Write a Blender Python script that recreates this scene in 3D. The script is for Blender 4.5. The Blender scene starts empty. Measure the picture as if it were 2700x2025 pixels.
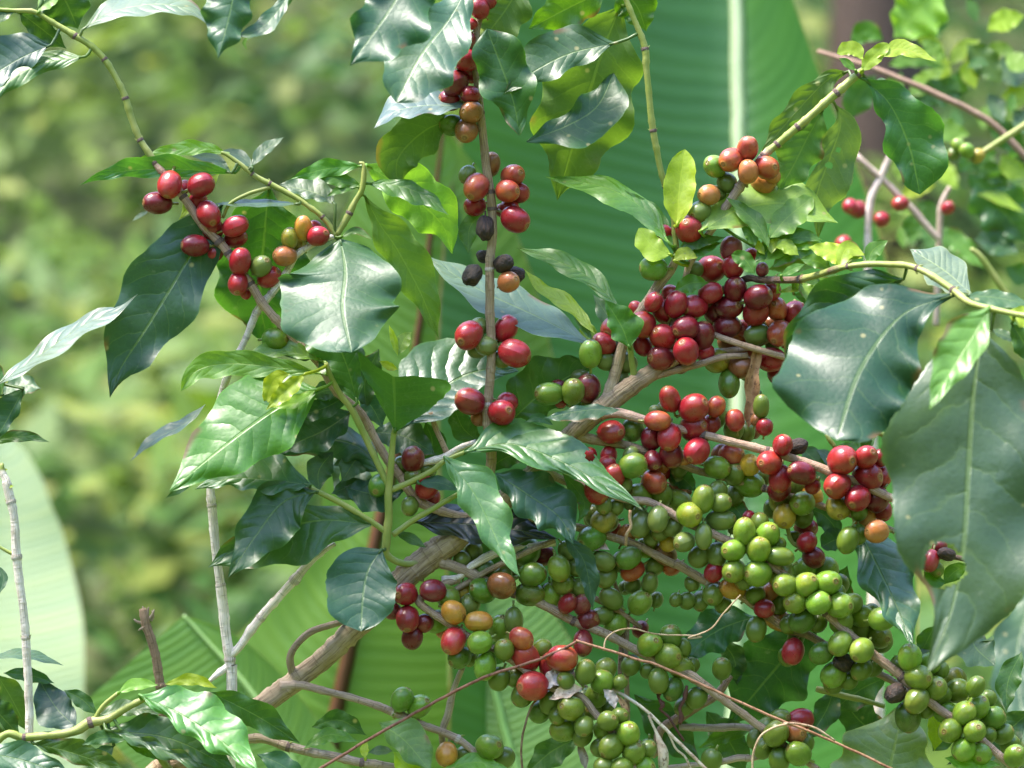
import bpy, bmesh, math, random
from math import sin, cos, pi, radians, sqrt
from mathutils import Vector, Matrix, noise as mnoise
random.seed(7)
SC = bpy.context.scene
COL = SC.collection
W0, H0, D0, FOVW, ZC = 2700.0, 2025.0, 1.8, 0.36, 1.5
S0 = FOVW * D0 / W0                      # metres per photograph pixel at the focal distance
TILE = dict(A=(0, 0, 2.212), B=(850, 0, 2.212), C=(1700, 0, 2.212), D=(0, 640, 2.212), E=(850, 640, 2.212), F=(1700, 640, 2.212),
            G=(0, 1275, 2.212), H=(850, 1275, 2.212), I=(1700, 1275, 2.212), J=(1600, 600, 3.16), K=(1500, 1150, 3.687), S=(0, 0, 1.0))

def P(x, y, d):                          # photograph pixel + depth (same unit, + = away) -> world point
    Y = D0 + d * S0
    k = FOVW * Y / W0
    return Vector(((x - W0 / 2) * k, Y, ZC - (y - H0 / 2) * k))

def parse(T, s):                         # "x y [d]; H x y ..." -> [(x,y,d)] in photograph pixels
    out = []
    for tok in s.split(';'):
        t = tok.split()
        if not t: continue
        tl = T
        if t[0].isalpha(): tl = t[0]; t = t[1:]
        ox, oy, k = TILE[tl]
        v = [float(a) for a in t]
        out.append([ox + v[0] / k, oy + v[1] / k] + [a / (k if i == 0 else 1) if i == 0 else a for i, a in enumerate(v[2:])])
    return out

def crom(p, t):                          # Catmull-Rom through p (list of tuples), t in 0..1 by chord length
    n = len(p)
    L = [0.0]
    for i in range(1, n): L.append(L[-1] + max(1e-6, math.dist(p[i][:2], p[i-1][:2])))
    x = t * L[-1]
    i = 0
    while i < n - 2 and x > L[i + 1]: i += 1
    u = (x - L[i]) / (L[i + 1] - L[i])
    a = p[i - 1] if i else [2 * p[0][k] - p[1][k] for k in range(len(p[0]))]
    b, c = p[i], p[i + 1]
    e = p[i + 2] if i + 2 < n else [2 * c[k] - b[k] for k in range(len(c))]
    r = []
    for k in range(len(b)):
        r.append(.5 * (2 * b[k] + (c[k] - a[k]) * u + (2 * a[k] - 5 * b[k] + 4 * c[k] - e[k]) * u * u + (3 * b[k] - a[k] - 3 * c[k] + e[k]) * u ** 3))
    return r

def link(name, me, parent=None, loc=None):
    o = bpy.data.objects.new(name, me)
    COL.objects.link(o)
    if loc is not None:
        o.location = loc
    if parent is not None:
        o.parent = parent
        base = Vector((0, 0, 0)); q = parent
        while q is not None: base += q.location; q = q.parent
        o.location = Vector(loc if loc is not None else (0, 0, 0)) - base
    return o

def thing(name, label, cat, loc, group=None):
    o = bpy.data.objects.new(name, None); COL.objects.link(o)
    o.location = loc; o.empty_display_size = .05
    o['label'] = label; o['category'] = cat
    if group: o['group'] = group
    return o

class Geo:                                # collects verts/faces/uv/green-ness
    def __init__(s): s.v = []; s.f = []; s.uv = []; s.g = []
    def add(s, co, uv, g=0.0): s.v.append(tuple(co)); s.uv.append(uv); s.g.append(g); return len(s.v) - 1
    def tube(s, pts, seg=10, cap=True, uvfix=None, rough=0.0, seed=0.0):       # pts: [(Vector, r, g)]
        rows = []
        n = len(pts); L = 0.0
        up = None
        for i in range(n):
            p = pts[i][0]
            t = (pts[min(i + 1, n - 1)][0] - pts[max(i - 1, 0)][0]).normalized()
            if up is None:
                up = Vector((0, 0, 1)) if abs(t.z) < .9 else Vector((1, 0, 0))
            a = (up - t * up.dot(t)).normalized(); up = a
            b = t.cross(a)
            if i: L += (p - pts[i - 1][0]).length
            row = []
            for j in range(seg + 1):
                th = 2 * pi * j / seg
                r = pts[i][1]
                if rough and j < seg + 1:
                    q = p + (a * cos(th) + b * sin(th)) * r
                    r *= 1 + rough * (mnoise.noise(q * (0.55 / pts[i][1]) + Vector((seed, 0, 0))) + .6 * mnoise.noise(q * (1.5 / pts[i][1])))
                co = p + (a * cos(th) + b * sin(th)) * r
                if j == seg: row.append(row[0]) if False else row.append(s.add(s.v[row[0]], uvfix or (L, 1.0), pts[i][2]))
                else: row.append(s.add(co, uvfix or (L, j / seg), pts[i][2]))
            rows.append(row)
        for i in range(n - 1):
            for j in range(seg):
                s.f.append((rows[i][j], rows[i][j + 1], rows[i + 1][j + 1], rows[i + 1][j]))
        if cap:
            for k, ri in ((0, rows[0]), (-1, rows[-1])):
                c = s.add(pts[k][0], uvfix or (L if k else 0, .5), pts[k][2])
                for j in range(seg):
                    s.f.append((c, ri[j + 1], ri[j]) if k == 0 else (c, ri[j], ri[j + 1]))
    def mesh(s, name, mat, org=Vector((0, 0, 0)), smooth=True):
        me = bpy.data.meshes.new(name)
        me.from_pydata([tuple(Vector(v) - org) for v in s.v], [], s.f)
        uvl = me.uv_layers.new(name='UVMap')
        for li, l in enumerate(me.loops): uvl.data[li].uv = s.uv[l.vertex_index]
        at = me.attributes.new('green', 'FLOAT', 'POINT')
        for i, g in enumerate(s.g): at.data[i].value = g
        if smooth: me.polygons.foreach_set('use_smooth', [True] * len(me.polygons))
        me.materials.append(mat)
        me.update()
        return me

# ---------------------------------------------------------------- materials
class NT:
    def __init__(s, name):
        s.m = bpy.data.materials.new(name); s.m.use_nodes = True
        s.t = s.m.node_tree; s.t.nodes.clear()
        s.out = s.t.nodes.new('ShaderNodeOutputMaterial')
    def n(s, typ, **kw):
        o = s.t.nodes.new('ShaderNode' + typ)
        for k, v in kw.items(): setattr(o, k, v)
        return o
    def set(s, sock, v):
        if isinstance(v, bpy.types.NodeSocket): s.t.links.new(v, sock)
        elif v is not None: sock.default_value = v
    def math(s, op, a, b=None, c=None, clamp=False):
        o = s.n('Math', operation=op, use_clamp=clamp)
        for i, v in enumerate((a, b, c)):
            if v is not None: s.set(o.inputs[i], v)
        return o.outputs[0]
    def mix(s, f, a, b, mode='MIX'):
        o = s.n('Mix', data_type='RGBA', blend_type=mode)
        s.set(o.inputs[0], f); s.set(o.inputs[6], a); s.set(o.inputs[7], b)
        return o.outputs[2]
    def ramp(s, x, lo, hi, a=0.0, b=1.0, smooth=True):
        o = s.n('MapRange', interpolation_type='SMOOTHSTEP' if smooth else 'LINEAR')
        for i, v in enumerate((x, lo, hi, a, b)): s.set(o.inputs[i], v)
        return o.outputs[0]
    def noise(s, vec, scale, detail=3, rough=.5, out=0):
        o = s.n('TexNoise'); s.set(o.inputs['Vector'], vec)
        o.inputs['Scale'].default_value = scale; o.inputs['Detail'].default_value = detail; o.inputs['Roughness'].default_value = rough
        return o.outputs[out]
    def voro(s, vec, scale, feature='F1', out=0):
        o = s.n('TexVoronoi', feature=feature); s.set(o.inputs['Vector'], vec); o.inputs['Scale'].default_value = scale
        return o.outputs[out]
    def bump(s, h, strength, dist, normal=None):
        o = s.n('Bump'); s.set(o.inputs['Height'], h); s.set(o.inputs['Strength'], strength); o.inputs['Distance'].default_value = dist
        if normal: s.set(o.inputs['Normal'], normal)
        return o.outputs[0]
    def rgb(s, c): return (c[0], c[1], c[2], 1.0)

def leaf_material():
    N = NT('coffee_leaf')
    uv = N.n('UVMap', uv_map='UVMap').outputs[0]
    sp = N.n('SeparateXYZ'); N.set(sp.inputs[0], uv)
    U, V = sp.outputs[0], sp.outputs[1]
    a = N.math('MULTIPLY', N.math('ABSOLUTE', N.math('SUBTRACT', V, .5)), 2.0)
    oi = N.n('ObjectInfo'); base, alpha, rnd = oi.outputs['Color'], oi.outputs['Alpha'], oi.outputs['Random']
    oc = N.n('TexCoord').outputs['Object']
    geo = N.n('NewGeometry'); back = geo.outputs['Backfacing']
    off = N.n('VectorMath', operation='ADD'); N.set(off.inputs[0], oc)
    cmb = N.n('CombineXYZ'); N.set(cmb.inputs[0], N.math('MULTIPLY', rnd, 9.0)); N.set(cmb.inputs[1], N.math('MULTIPLY', rnd, 5.0)); N.set(off.inputs[1], cmb.outputs[0])
    vec = off.outputs[0]
    # pinnate veins
    warp = N.math('MULTIPLY', N.math('SUBTRACT', N.noise(vec, 45, 3), .5), 1.1)
    side = N.math('MULTIPLY', N.math('GREATER_THAN', V, .5), .37)
    s = N.math('ADD', N.math('ADD', N.math('MULTIPLY', N.math('SUBTRACT', U, N.math('MULTIPLY', N.math('POWER', a, 1.35), .17)), N.math('ADD', 7.6, N.math('MULTIPLY', rnd, 3.2))), side), warp)
    g = N.math('ABSOLUTE', N.math('SINE', N.math('MULTIPLY', s, pi)))
    lat = N.math('MULTIPLY', N.ramp(g, .16, .04), N.ramp(a, .97, .75))
    mid = N.ramp(a, .045, .02)
    ret = N.voro(vec, 230, 'DISTANCE_TO_EDGE')
    retm = N.ramp(ret, .10, .02)
    col = N.mix(N.ramp(N.noise(vec, 38, 4), .3, .75, 0, .55), base, N.mix(1.0, base, (.55, .62, .5, 1), 'MULTIPLY'))
    col = N.mix(N.ramp(N.noise(vec, 16, 2), .45, .75, 0, .35), col, N.mix(1.0, base, (1.75, 1.45, .7, 1), 'MULTIPLY'))
    col = N.mix(N.math('MULTIPLY', retm, .14), col, N.mix(1.0, base, (1.7, 1.6, 1.2, 1), 'MULTIPLY'))
    vc = N.mix(.5, N.mix(1.0, base, (2.2, 1.9, 1.3, 1), 'MULTIPLY'), (.16, .22, .05, 1))
    col = N.mix(N.math('MULTIPLY', lat, .2), col, vc)
    col = N.mix(N.math('MULTIPLY', mid, .5), col, vc)
    col = N.mix(N.ramp(a, .955, .995, 0, .55), col, N.mix(1.0, base, (1.9, 1.7, 1.0, 1), 'MULTIPLY'))
    # flecks, scars and browned bits
    vs = N.n('TexVoronoi', feature='F1'); N.set(vs.inputs['Vector'], vec); vs.inputs['Scale'].default_value = 75
    hue = N.n('SeparateColor'); N.set(hue.inputs[0], vs.outputs['Color'])
    fleck = N.math('MULTIPLY', N.ramp(vs.outputs[0], .17, .05), N.math('GREATER_THAN', hue.outputs[0], .76))
    col = N.mix(N.math('MULTIPLY', fleck, .7), col, (.30, .27, .12, 1))
    dust = N.ramp(N.noise(vec, 150, 5, .7), .58, .8, 0, .18)
    col = N.mix(dust, col, (.30, .33, .27, 1))
    tear = N.math('MULTIPLY', N.ramp(N.noise(vec, 26, 3), .61, .68), N.ramp(a, .72, .95))
    col = N.mix(N.math('MULTIPLY', tear, .8), col, (.13, .07, .025, 1))
    under = N.mix(.28, N.mix(1.0, col, (1.25, 1.25, 1.2, 1), 'MULTIPLY'), (.08, .14, .04, 1))
    colf = N.mix(back, col, under)
    # quilted surface between the veins
    h = N.math('MULTIPLY', N.math('MULTIPLY', N.math('POWER', g, .85), N.ramp(a, 1.0, .55)), N.ramp(N.noise(vec, 22, 2), .35, .65, .35, 1.15))
    h = N.math('SUBTRACT', h, N.math('MULTIPLY', mid, .45))
    h2 = N.math('ADD', h, N.math('MULTIPLY', N.noise(vec, 70, 3), .8))
    b1 = N.bump(h2, N.math('MULTIPLY', N.math('POWER', alpha, 1.4), 1.0), .0010)
    b2 = N.bump(ret, .25, .0005, b1)
    bs = N.n('BsdfPrincipled')
    N.set(bs.inputs['Base Color'], colf)
    ro = N.math('ADD', N.math('ADD', .29, N.math('MULTIPLY', N.noise(vec, 55, 4), .24)), N.math('MULTIPLY', back, .22))
    N.set(bs.inputs['Roughness'], ro); N.set(bs.inputs['Normal'], b2)
    N.set(bs.inputs['Specular IOR Level'], N.math('SUBTRACT', N.math('ADD', .30, N.math('MULTIPLY', alpha, .5)), N.math('MULTIPLY', back, .14)))
    tr = N.n('BsdfTranslucent'); N.set(tr.inputs[0], N.mix(1.0, colf, (2.2, 2.1, .8, 1), 'MULTIPLY')); N.set(tr.inputs[1], b2)
    mx = N.n('MixShader'); mx.inputs[0].default_value = .30
    N.t.links.new(bs.outputs[0], mx.inputs[1]); N.t.links.new(tr.outputs[0], mx.inputs[2])
    N.t.links.new(mx.outputs[0], N.out.inputs[0])
    return N.m

def bark_material():
    N = NT('coffee_bark')
    uv = N.n('UVMap', uv_map='UVMap').outputs[0]
    oi = N.n('ObjectInfo')
    oc = N.n('TexCoord').outputs['Object']
    gr = N.n('Attribute', attribute_name='green').outputs['Fac']
    mp = N.n('Mapping'); N.set(mp.inputs[0], uv); mp.inputs['Scale'].default_value = (48, 30, 1)
    mp2 = N.n('Mapping'); N.set(mp2.inputs[0], uv); mp2.inputs['Scale'].default_value = (520, 2.2, 1)
    st = N.noise(mp.outputs[0], 1.0, 6, .65)
    ring = N.noise(mp2.outputs[0], 1.0, 3, .5)
    bl = N.noise(oc, 90, 4)
    wood = N.mix(N.ramp(bl, .35, .7), oi.outputs['Color'], N.mix(1.0, oi.outputs['Color'], (1.25, 1.28, 1.32, 1), 'MULTIPLY'))
    wood = N.mix(N.ramp(st, .53, .38, 0, .68), wood, N.mix(1.0, oi.outputs['Color'], (.38, .33, .30, 1), 'MULTIPLY'))
    wood = N.mix(N.ramp(ring, .60, .68, 0, .55), wood, N.mix(1.0, oi.outputs['Color'], (.45, .4, .38, 1), 'MULTIPLY'))
    grn = N.mix(N.ramp(N.noise(oc, 60, 3), .3, .7), (.20, .25, .045, 1), (.30, .31, .09, 1))
    grn = N.mix(N.ramp(st, .60, .75, 0, .4), grn, (.16, .12, .06, 1))
    fac = N.math('ADD', gr, N.math('MULTIPLY', N.math('SUBTRACT', N.noise(oc, 120, 3), .5), .7))
    col = N.mix(N.ramp(fac, .38, .62), wood, grn)
    bs = N.n('BsdfPrincipled'); N.set(bs.inputs['Base Color'], col)
    N.set(bs.inputs['Roughness'], N.ramp(gr, 0, 1, .78, .42)); bs.inputs['Specular IOR Level'].default_value = .35
    hh = N.math('ADD', N.math('MULTIPLY', st, 1.0), N.math('MULTIPLY', ring, .5))
    N.set(bs.inputs['Normal'], N.bump(hh, N.ramp(gr, 0, 1, .9, .25), .0020))
    N.t.links.new(bs.outputs[0], N.out.inputs[0])
    return N.m

def cherry_material():
    N = NT('coffee_cherry_skin')
    uv = N.n('UVMap', uv_map='UVMap').outputs[0]
    sp = N.n('SeparateXYZ'); N.set(sp.inputs[0], uv)
    V = sp.outputs[1]
    oi = N.n('ObjectInfo'); base, alpha, rnd = oi.outputs['Color'], oi.outputs['Alpha'], oi.outputs['Random']
    oc = N.n('TexCoord').outputs['Object']
    off = N.n('VectorMath', operation='ADD'); N.set(off.inputs[0], oc)
    cmb = N.n('CombineXYZ'); N.set(cmb.inputs[0], N.math('MULTIPLY', rnd, 37.0)); N.set(cmb.inputs[1], N.math('MULTIPLY', rnd, 23.0)); N.set(off.inputs[1], cmb.outputs[0])
    vec = off.outputs[0]
    # ripening patches (alpha = how much of the skin has turned the other colour)
    big = N.math('ADD', N.math('MULTIPLY', N.noise(vec, .9, 3), .75), N.math('MULTIPLY', V, .25))
    turn = N.math('MULTIPLY', N.ramp(big, .38, .66), alpha)
    sc = N.n('SeparateColor'); N.set(sc.inputs[0], base)
    isred = N.math('GREATER_THAN', sc.outputs[0], N.math('MULTIPLY', sc.outputs[1], 1.6))
    other = N.mix(isred, (.42, .30, .03, 1), (.48, .15, .035, 1))
    col = N.mix(turn, base, other)
    col = N.mix(N.ramp(N.noise(vec, 1.3, 2), .35, .7, 0, .45), col, N.mix(1.0, col, (.55, .5, .55, 1), 'MULTIPLY'))
    col = N.mix(N.ramp(N.noise(vec, 3.0, 3), .5, .8, 0, .35), col, N.mix(1.0, col, (1.5, 1.3, 1.1, 1), 'MULTIPLY'))
    vs = N.n('TexVoronoi', feature='F1'); N.set(vs.inputs['Vector'], vec); vs.inputs['Scale'].default_value = 5.5
    sc2 = N.n('SeparateColor'); N.set(sc2.inputs[0], vs.outputs['Color'])
    fle = N.math('MULTIPLY', N.ramp(vs.outputs[0], .14, .04), N.math('GREATER_THAN', sc2.outputs[0], .55))
    col = N.mix(N.math('MULTIPLY', fle, .55), col, (.55, .33, .18, 1))
    scar = N.math('MULTIPLY', N.ramp(N.noise(vec, 2.6, 5, .7), .68, .74), N.math('GREATER_THAN', rnd, .45))
    col = N.mix(N.ramp(N.noise(vec, 1.1, 5, .65), .50, .72, 0, .14), col, (.30, .22, .22, 1))
    col = N.mix(N.math('MULTIPLY', scar, .6), col, (.16, .08, .035, 1))
    # the flower scar at the free end, pale at the stalk
    col = N.mix(N.ramp(V, .875, .93, 0, .35), col, (.38, .27, .08, 1))
    ringm = N.math('MULTIPLY', N.ramp(V, .935, .95), N.ramp(V, .975, .96))
    col = N.mix(N.math('MULTIPLY', ringm, .75), col, (.17, .085, .03, 1))
    col = N.mix(N.ramp(V, .985, .995, 0, .9), col, (.09, .05, .02, 1))
    col = N.mix(N.ramp(V, .10, .04, 0, .8), col, (.20, .24, .06, 1))
    bs = N.n('BsdfPrincipled'); N.set(bs.inputs['Base Color'], col)
    N.set(bs.inputs['Roughness'], N.math('ADD', .12, N.math('MULTIPLY', N.noise(vec, 1.6, 5, .65), .38)))
    bs.inputs['Specular IOR Level'].default_value = .5
    bs.inputs['Subsurface Weight'].default_value = .10
    bs.inputs['Subsurface Radius'].default_value = (.6, .35, .2)
    bs.inputs['Subsurface Scale'].default_value = .004
    bmp = N.bump(N.noise(vec, 3.0, 3), .25, .0006)
    N.set(bs.inputs['Normal'], bmp)
    N.t.links.new(bs.outputs[0], N.out.inputs[0])
    return N.m

def husk_material():
    N = NT('dried_cherry_skin')
    oi = N.n('ObjectInfo'); oc = N.n('TexCoord').outputs['Object']
    mp = N.n('Mapping'); N.set(mp.inputs[0], oc); mp.inputs['Scale'].default_value = (1, 1, .45)
    w = N.noise(mp.outputs[0], 3.0, 6, .65)
    col = N.mix(N.ramp(w, .4, .65), N.mix(1.0, oi.outputs['Color'], (.55, .5, .5, 1), 'MULTIPLY'), N.mix(1.0, oi.outputs['Color'], (1.9, 1.6, 1.4, 1), 'MULTIPLY'))
    bs = N.n('BsdfPrincipled'); N.set(bs.inputs['Base Color'], col); bs.inputs['Roughness'].default_value = .62
    N.set(bs.inputs['Normal'], N.bump(w, .9, .0025))
    N.t.links.new(bs.outputs[0], N.out.inputs[0])
    return N.m

def banana_material():
    N = NT('banana_leaf')
    uv = N.n('UVMap', uv_map='UVMap').outputs[0]
    sp = N.n('SeparateXYZ'); N.set(sp.inputs[0], uv); U, V = sp.outputs[0], sp.outputs[1]
    oi = N.n('ObjectInfo'); base = oi.outputs['Color']
    oc = N.n('TexCoord').outputs['Object']
    a = N.math('MULTIPLY', N.math('ABSOLUTE', N.math('SUBTRACT', V, .5)), 2.0)
    ph = N.math('ADD', N.math('SUBTRACT', U, N.math('MULTIPLY', N.math('POWER', a, 1.5), .045)), N.math('MULTIPLY', N.noise(oc, 5, 2), .02))
    rib = N.math('SINE', N.math('MULTIPLY', ph, 560.0))
    fine = N.math('SINE', N.math('MULTIPLY', ph, 3000.0))
    cmb = N.n('CombineXYZ'); N.set(cmb.inputs[0], N.math('MULTIPLY', ph, 60)); N.set(cmb.inputs[1], N.math('MULTIPLY', V, .8))
    wide = N.noise(cmb.outputs[0], 1.0, 3)
    col = N.mix(N.ramp(wide, .35, .7, 0, .5), base, N.mix(1.0, base, (1.5, 1.3, 1.1, 1), 'MULTIPLY'))
    col = N.mix(N.ramp(rib, .2, 1.0, 0, .11), col, N.mix(1.0, base, (1.7, 1.5, 1.3, 1), 'MULTIPLY'))
    col = N.mix(N.ramp(fine, .2, 1.0, 0, .12), col, N.mix(1.0, base, (.6, .7, .5, 1), 'MULTIPLY'))
    col = N.mix(N.ramp(a, .985, .998, 0, .8), col, (.26, .19, .07, 1))
    h = N.math('ADD', N.math('MULTIPLY', rib, .5), N.math('ADD', N.math('MULTIPLY', fine, .12), N.math('MULTIPLY', wide, 1.6)))
    bmp = N.bump(h, .42, .0008)
    bs = N.n('BsdfPrincipled'); N.set(bs.inputs['Base Color'], col); N.set(bs.inputs['Normal'], bmp)
    bs.inputs['Roughness'].default_value = .42
    tr = N.n('BsdfTranslucent'); N.set(tr.inputs[0], N.mix(1.0, col, (1.9, 1.9, .8, 1), 'MULTIPLY'))
    mx = N.n('MixShader'); mx.inputs[0].default_value = .32
    N.t.links.new(bs.outputs[0], mx.inputs[1]); N.t.links.new(tr.outputs[0], mx.inputs[2])
    N.t.links.new(mx.outputs[0], N.out.inputs[0])
    return N.m

def rib_material():
    N = NT('banana_midrib')
    oi = N.n('ObjectInfo'); uv = N.n('UVMap', uv_map='UVMap').outputs[0]
    mp = N.n('Mapping'); N.set(mp.inputs[0], uv); mp.inputs['Scale'].default_value = (4, 26, 1)
    st = N.noise(mp.outputs[0], 1.0, 3)
    col = N.mix(N.ramp(st, .35, .7), oi.outputs['Color'], N.mix(1.0, oi.outputs['Color'], (.62, .8, .5, 1), 'MULTIPLY'))
    bs = N.n('BsdfPrincipled'); N.set(bs.inputs['Base Color'], col); bs.inputs['Roughness'].default_value = .45
    N.t.links.new(bs.outputs[0], N.out.inputs[0])
    return N.m

def dead_material():
    N = NT('dead_plant_matter')
    oi = N.n('ObjectInfo'); oc = N.n('TexCoord').outputs['Object']
    w = N.noise(oc, 160, 5, .65); sp = N.noise(oc, 420, 3)
    col = N.mix(N.ramp(w, .4, .65), oi.outputs['Color'], N.mix(1.0, oi.outputs['Color'], (.6, .5, .42, 1), 'MULTIPLY'))
    col = N.mix(N.ramp(sp, .58, .68, 0, .8), col, N.mix(1.0, oi.outputs['Color'], (.2, .15, .12, 1), 'MULTIPLY'))
    bs = N.n('BsdfPrincipled'); N.set(bs.inputs['Base Color'], col); bs.inputs['Roughness'].default_value = .75
    N.set(bs.inputs['Normal'], N.bump(w, .6, .001))
    N.t.links.new(bs.outputs[0], N.out.inputs[0])
    return N.m

def ground_material():
    N = NT('earth')
    pos = N.n('NewGeometry').outputs['Position']
    n1 = N.noise(pos, 1.1, 5); n2 = N.noise(pos, 9, 5)
    col = N.mix(N.ramp(n1, .4, .65), (.075, .12, .025, 1), (.085, .10, .035, 1))
    col = N.mix(N.ramp(n2, .45, .7, 0, .6), col, (.045, .065, .02, 1))
    bs = N.n('BsdfPrincipled'); N.set(bs.inputs['Base Color'], col); bs.inputs['Roughness'].default_value = .95
    N.set(bs.inputs['Normal'], N.bump(n2, .5, .05))
    N.t.links.new(bs.outputs[0], N.out.inputs[0])
    return N.m

def bush_material():
    N = NT('undergrowth_leaf')
    pos = N.n('NewGeometry').outputs['Position']
    gr = N.n('Attribute', attribute_name='green').outputs['Fac']
    n1 = N.noise(pos, 1.7, 2); n2 = N.noise(pos, 4.3, 2)
    col = N.mix(N.ramp(n1, .38, .62), (.098, .158, .020, 1), (.046, .112, .024, 1))
    col = N.mix(N.ramp(n2, .50, .72, 0, .3), col, (.17, .21, .03, 1))
    col = N.mix(N.ramp(gr, .80, .9), col, (.20, .23, .05, 1))
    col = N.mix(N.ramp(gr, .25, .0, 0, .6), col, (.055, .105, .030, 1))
    bs = N.n('BsdfPrincipled'); N.set(bs.inputs['Base Color'], col); bs.inputs['Roughness'].default_value = .5; bs.inputs['Specular IOR Level'].default_value = .15
    tr = N.n('BsdfTranslucent'); N.set(tr.inputs[0], N.mix(1.0, col, (1.8, 1.7, .7, 1), 'MULTIPLY'))
    mx = N.n('MixShader'); mx.inputs[0].default_value = .35
    N.t.links.new(bs.outputs[0], mx.inputs[1]); N.t.links.new(tr.outputs[0], mx.inputs[2])
    N.t.links.new(mx.outputs[0], N.out.inputs[0])
    return N.m

M_LEAF, M_BARK, M_CHERRY, M_HUSK = leaf_material(), bark_material(), cherry_material(), husk_material()
M_BAN, M_RIB, M_DEAD, M_EARTH, M_BUSH = banana_material(), rib_material(), dead_material(), ground_material(), bush_material()

# ---------------------------------------------------------------- builders
BR = {}                                    # branch key -> dict(obj, samples)

def branch(key, owner, T, s, col=(.40, .30, .22), name='branch', seg=12, rough=.05, node=0.0, closeup=1, label=None, mat=None):
    """points: x y depth radius green"""
    p = parse(T, s)
    k = TILE[T][2]
    p = [[a[0], a[1], a[2] if len(a) > 2 else 0, (a[3] if len(a) > 3 else 20) / k, a[4] if len(a) > 4 else 0] for a in p]
    L = sum(math.dist(p[i][:2], p[i + 1][:2]) for i in range(len(p) - 1))
    n = max(8, int(L / 9))
    sm, g = [], Geo()
    seed = random.random() * 50
    pts = []
    nd = random.uniform(60, 95)
    for i in range(n + 1):
        q = crom(p, i / n)
        r = max(1.0, q[3] * (.90 if key == 'trunk' else .86))
        if node:
            ph = (i / n * L / nd + seed) % 1.0
            r *= 1 + node * math.exp(-((ph - .5) / .07) ** 2)
        wv = min(3.0, r * .22)
        q[0] += wv * mnoise.noise(Vector((i * .13, seed, 0))); q[1] += wv * mnoise.noise(Vector((i * .13, seed, 7)))
        Y = D0 + q[2] * S0
        pts.append((P(q[0], q[1], q[2]), r * FOVW * Y / W0, min(1, max(0, q[4]))))
        sm.append((q[0], q[1], q[2], r))
    g.tube(pts, seg=seg, rough=rough, seed=seed)
    org = pts[0][0]
    o = link(name, g.mesh(name, mat or M_BARK, org), owner, org)
    o.color = (*col, 1)
    if label: o['label'] = label
    BR[key] = dict(o=o, s=sm, owner=owner)
    return o

def nearest(key, x, y):
    return min(BR[key]['s'], key=lambda q: (q[0] - x) ** 2 + (q[1] - y) ** 2)

PROF = {0: [(0, .03), (.04, .13), (.12, .42), (.25, .78), (.42, 1), (.58, .96), (.72, .76), (.84, .44), (.91, .21), (.955, .09), (1, .0)],      # coffee leaf with a drip tip
        1: [(0, .03), (.05, .22), (.15, .6), (.3, .9), (.5, 1), (.7, .93), (.85, .7), (.94, .42), (1, .0)],                                       # round leaf
        2: [(0, .03), (.15, .2), (.35, .48), (.6, .78), (.8, .95), (.93, 1), (.985, .97), (1, .93)],                                              # fan: tip curls away
        3: [(0, .03), (.05, .2), (.14, .6), (.26, .92), (.36, 1), (.5, .92), (.66, .7), (.8, .42), (.9, .2), (1, .0)],                             # broad near the base
        4: [(0, .03), (.08, .2), (.22, .55), (.4, .84), (.58, 1), (.74, .95), (.86, .7), (.94, .38), (1, .0)],                                     # broad near the tip
        7: [(0, .03), (.1, .13), (.25, .42), (.45, .82), (.62, 1), (.78, 1), (.9, .78), (.97, .42), (1, 0)],
        8: [(0, .03), (.08, .5), (.2, .87), (.35, 1), (.58, .92), (.695, .62), (.755, .36), (.82, .22), (.92, .09), (1, 0)],
        9: [(0, .03), (.08, .5), (.2, .87), (.35, 1), (.6, .97), (.74, .84), (.82, .64), (.9, .36), (.96, .14), (1, 0)],
        10: [(0, .8), (.4, 1), (.626, .92), (.777, .74), (.854, .54), (.913, .33), (.96, .13), (1, 0)],
        11: [(0, .8), (.235, .95), (.40, 1), (.485, .86), (.51, .78), (.544, .69), (.6, .47), (.645, .34), (.737, .35), (.83, .45), (.908, .51), (.968, .3), (1, 0)],
        5: [(0, .55), (.1, .72), (.3, .93), (.55, 1), (.75, .9), (.9, .55), (1, 0)]}                                                              # big blade running out of the frame
def prof(k, u):
    a = PROF[k]
    for i in range(len(a) - 1):
        if u <= a[i + 1][0]:
            t = (u - a[i][0]) / (a[i + 1][0] - a[i][0])
            m0 = (a[i + 1][1] - a[i - 1][1]) / (a[i + 1][0] - a[i - 1][0]) if i else (a[1][1] - a[0][1]) / (a[1][0] - a[0][0])
            m1 = (a[i + 2][1] - a[i][1]) / (a[i + 2][0] - a[i][0]) if i + 2 < len(a) else (a[-1][1] - a[-2][1]) / (a[-1][0] - a[-2][0])
            hh = a[i + 1][0] - a[i][0]
            return max(0, (2 * t ** 3 - 3 * t * t + 1) * a[i][1] + (t ** 3 - 2 * t * t + t) * hh * m0 + (-2 * t ** 3 + 3 * t * t) * a[i + 1][1] + (t ** 3 - t * t) * hh * m1)
    return a[-1][1]

LC = dict(d=(.032, .088, .016), m=(.044, .112, .018), g=(.055, .140, .009), y=(.22, .31, .018), b=(.026, .078, .032), k=(.010, .016, .012),
          o=(.048, .100, .012), p=(.13, .22, .035), s=(.042, .090, .034))

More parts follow.
